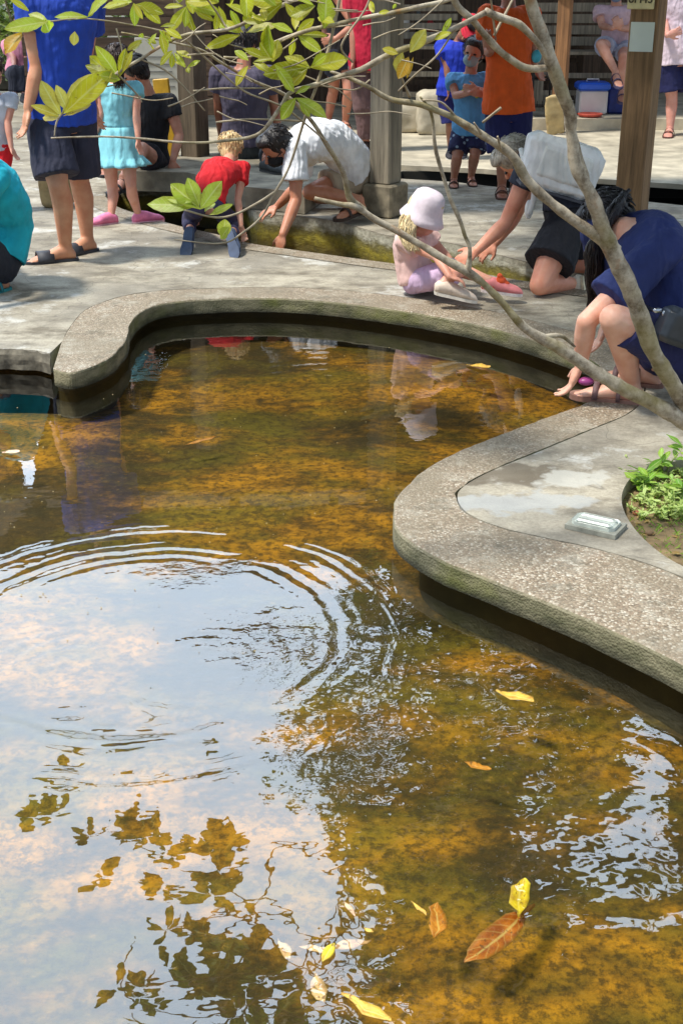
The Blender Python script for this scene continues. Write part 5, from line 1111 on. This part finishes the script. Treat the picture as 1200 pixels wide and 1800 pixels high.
for (px, py, h, lb) in ((1165, 838, .11, 'tallest leafy green weed at the top of the planter'), (1125, 862, .07, 'small light green weed at the left rim of the planter'), (1195, 880, .09, 'leafy weed at the right side of the planter')):
    c = G(px, py, -.047); t_ = herb(c, h, 9, LW, .055); tag(t_.build('weed_plant', LW, base=c), lb, 'weed', 'leafy weeds in the planter')
pb = [((1118, 905), 'reddish pebble on the soil of the planter', (150, 90, 60)), ((1140, 940), 'brown pebble near the lower rim of the planter', (120, 96, 70))]
for (q, lb, cl_) in pb:
    c = G(q[0], q[1], -.045); tag(MB().ell(c+V(0, 0, .006), (.014, .01, .008)).build('pebble', plain(cl_, 'pebble_stone', .8), base=c), lb, 'pebble')
# floating and sunken leaves
def pond_leaf(px, py, px2, py2, z, mat, lb, wr=.4, name='fallen_leaf', curl=-.1, nrm=None):
    a, b_ = G(px, py, z), G(px2, py2, z); m_ = MB(); leaf(m_, a, b_, nrm or V(.1, -.1, 1), wr*.8, curl, .2); sd_ = px*.37; m_.v = [v+V(noise.noise(v*38+V(sd_, 0, 0)), noise.noise(v*38+V(0, sd_, 0)), .5*abs(noise.noise(v*30+V(sd_, 3, 0))))*.011*min(1, (b_-a).length/.08) for v in m_.v]; o = m_.build(name, mat, base=a.copy()); 
    md = o.modifiers.new('t', 'SOLIDIFY'); md.thickness = .0012; tag(o, lb, 'leaf', 'fallen leaves in the pond'); return o
def fallen(c, name):
    m, t, b = newmat(name); n = noise_n(t, coords(t), 45, 5); k = lin(c)
    cc = mix(t, ramp(t, n, [(.38, G1(0)), (.62, G1(1))]), (k[0]*.55, k[1]*.42, k[2]*.4, 1), k); cc = veins(t, cc, .3)
    cc = mix(t, ramp(t, noise_n(t, coords(t), 90, 3), [(.6, G1(0)), (.68, G1(.8))]), cc, lin((84, 50, 18)))
    t.links.new(cc, b.inputs['Base Color']); b.inputs['Roughness'].default_value = .45; bump(t, b, n, .5, .004); return m
YL = fallen((222, 176, 62), 'yellow_fallen_leaf'); OL = fallen((204, 134, 30), 'orange_fallen_leaf'); BL = fallen((176, 104, 28), 'brown_fallen_leaf'); PL = fallen((222, 186, 150), 'pale_fallen_leaf'); BY = fallen((222, 200, 20), 'bright_yellow_leaf')
pond_leaf(868, 1213, 940, 1240, WZ+.004, YL, 'yellow leaf floating below the peninsula', .42)
pond_leaf(820, 641, 862, 650, WZ+.004, YL, 'yellow leaf floating near the reflection of the bucket hat', .5)
pond_leaf(2, 795, 36, 798, WZ+.004, PL, 'pale leaf floating at the left edge of the pond', .5)
pond_leaf(766, 1648, 768, 1594, WZ-.01, OL, 'orange leaf pointing up, floating near the bottom', .52)
pond_leaf(722, 1584, 748, 1616, WZ+.003, YL, 'thin yellow leaf left of the orange one', .22)
pond_leaf(815, 1340, 862, 1358, WZ-.03, OL, 'small orange leaf just under the surface', .38)
pond_leaf(600, 1748, 690, 1805, WZ+.004, YL, 'long curved yellow leaf at the bottom edge', .3)
pond_leaf(525, 1665, 592, 1680, WZ-.015, PL, 'pale pinkish leaf pointing left in the sky reflection', .3)
pond_leaf(655, 1656, 585, 1672, WZ-.015, PL, 'pale leaf pointing right in the sky reflection', .42)
pond_leaf(570, 1690, 590, 1660, WZ+.005, BY, 'small bright yellow leaf between the two pale ones', .5)
pond_leaf(552, 1712, 566, 1768, WZ-.015, PL, 'pale leaf pointing down in the sky reflection', .5)
pond_leaf(488, 1650, 512, 1692, WZ-.015, PL, 'narrow pale pink leaf beside the twig reflection', .36)
pond_leaf(905, 1612, 918, 1552, WZ-.012, BY, 'bright yellow upright leaf tip above the brown dead leaf', .42)
pond_leaf(1055, 1138, 1068, 1143, WZ+.004, YL, 'tiny yellow leaf in the dark reflection of the rim', .6)
pond_leaf(938, 1592, 820, 1698, WZ-.035, BL, 'large curled brown dead leaf near the lower right', .34, curl=-.02)
pond_leaf(938, 1590, 905, 1618, WZ-.028, OL, 'orange stalk end lying across the brown dead leaf', .3)
pond_leaf(325, 782, 380, 772, WZ-.06, OL, 'thin orange leaf sunk in the middle of the pond', .16)
pond_leaf(604, 1584, 622, 1616, WZ+.004, PL, 'sliver of pale leaf beside the dark twig reflection', .25)
pond_leaf(640, 1630, 656, 1640, WZ+.004, YL, 'tiny pale yellow leaf at the edge of the foliage reflection', .5)
rs = random.Random(21); fl = MB()
for k in range(110):
    px, py = rs.uniform(0, 1100), rs.uniform(600, 1150); c = G(px, py, WZ+.0025)
    if px > 640 and py < 1200 and px > 690-(py-900)*0: continue
    r1 = rs.uniform(.0012, .0035); fl.ell(c, (r1, r1*rs.uniform(.4, 1), .001), n=6, m=4)
o = fl.build('floating_specks', plain((200, 180, 130), 'speck', .7)); o['kind'] = 'stuff'; tag(o, 'tiny pale specks drifting on the pond surface', 'specks')
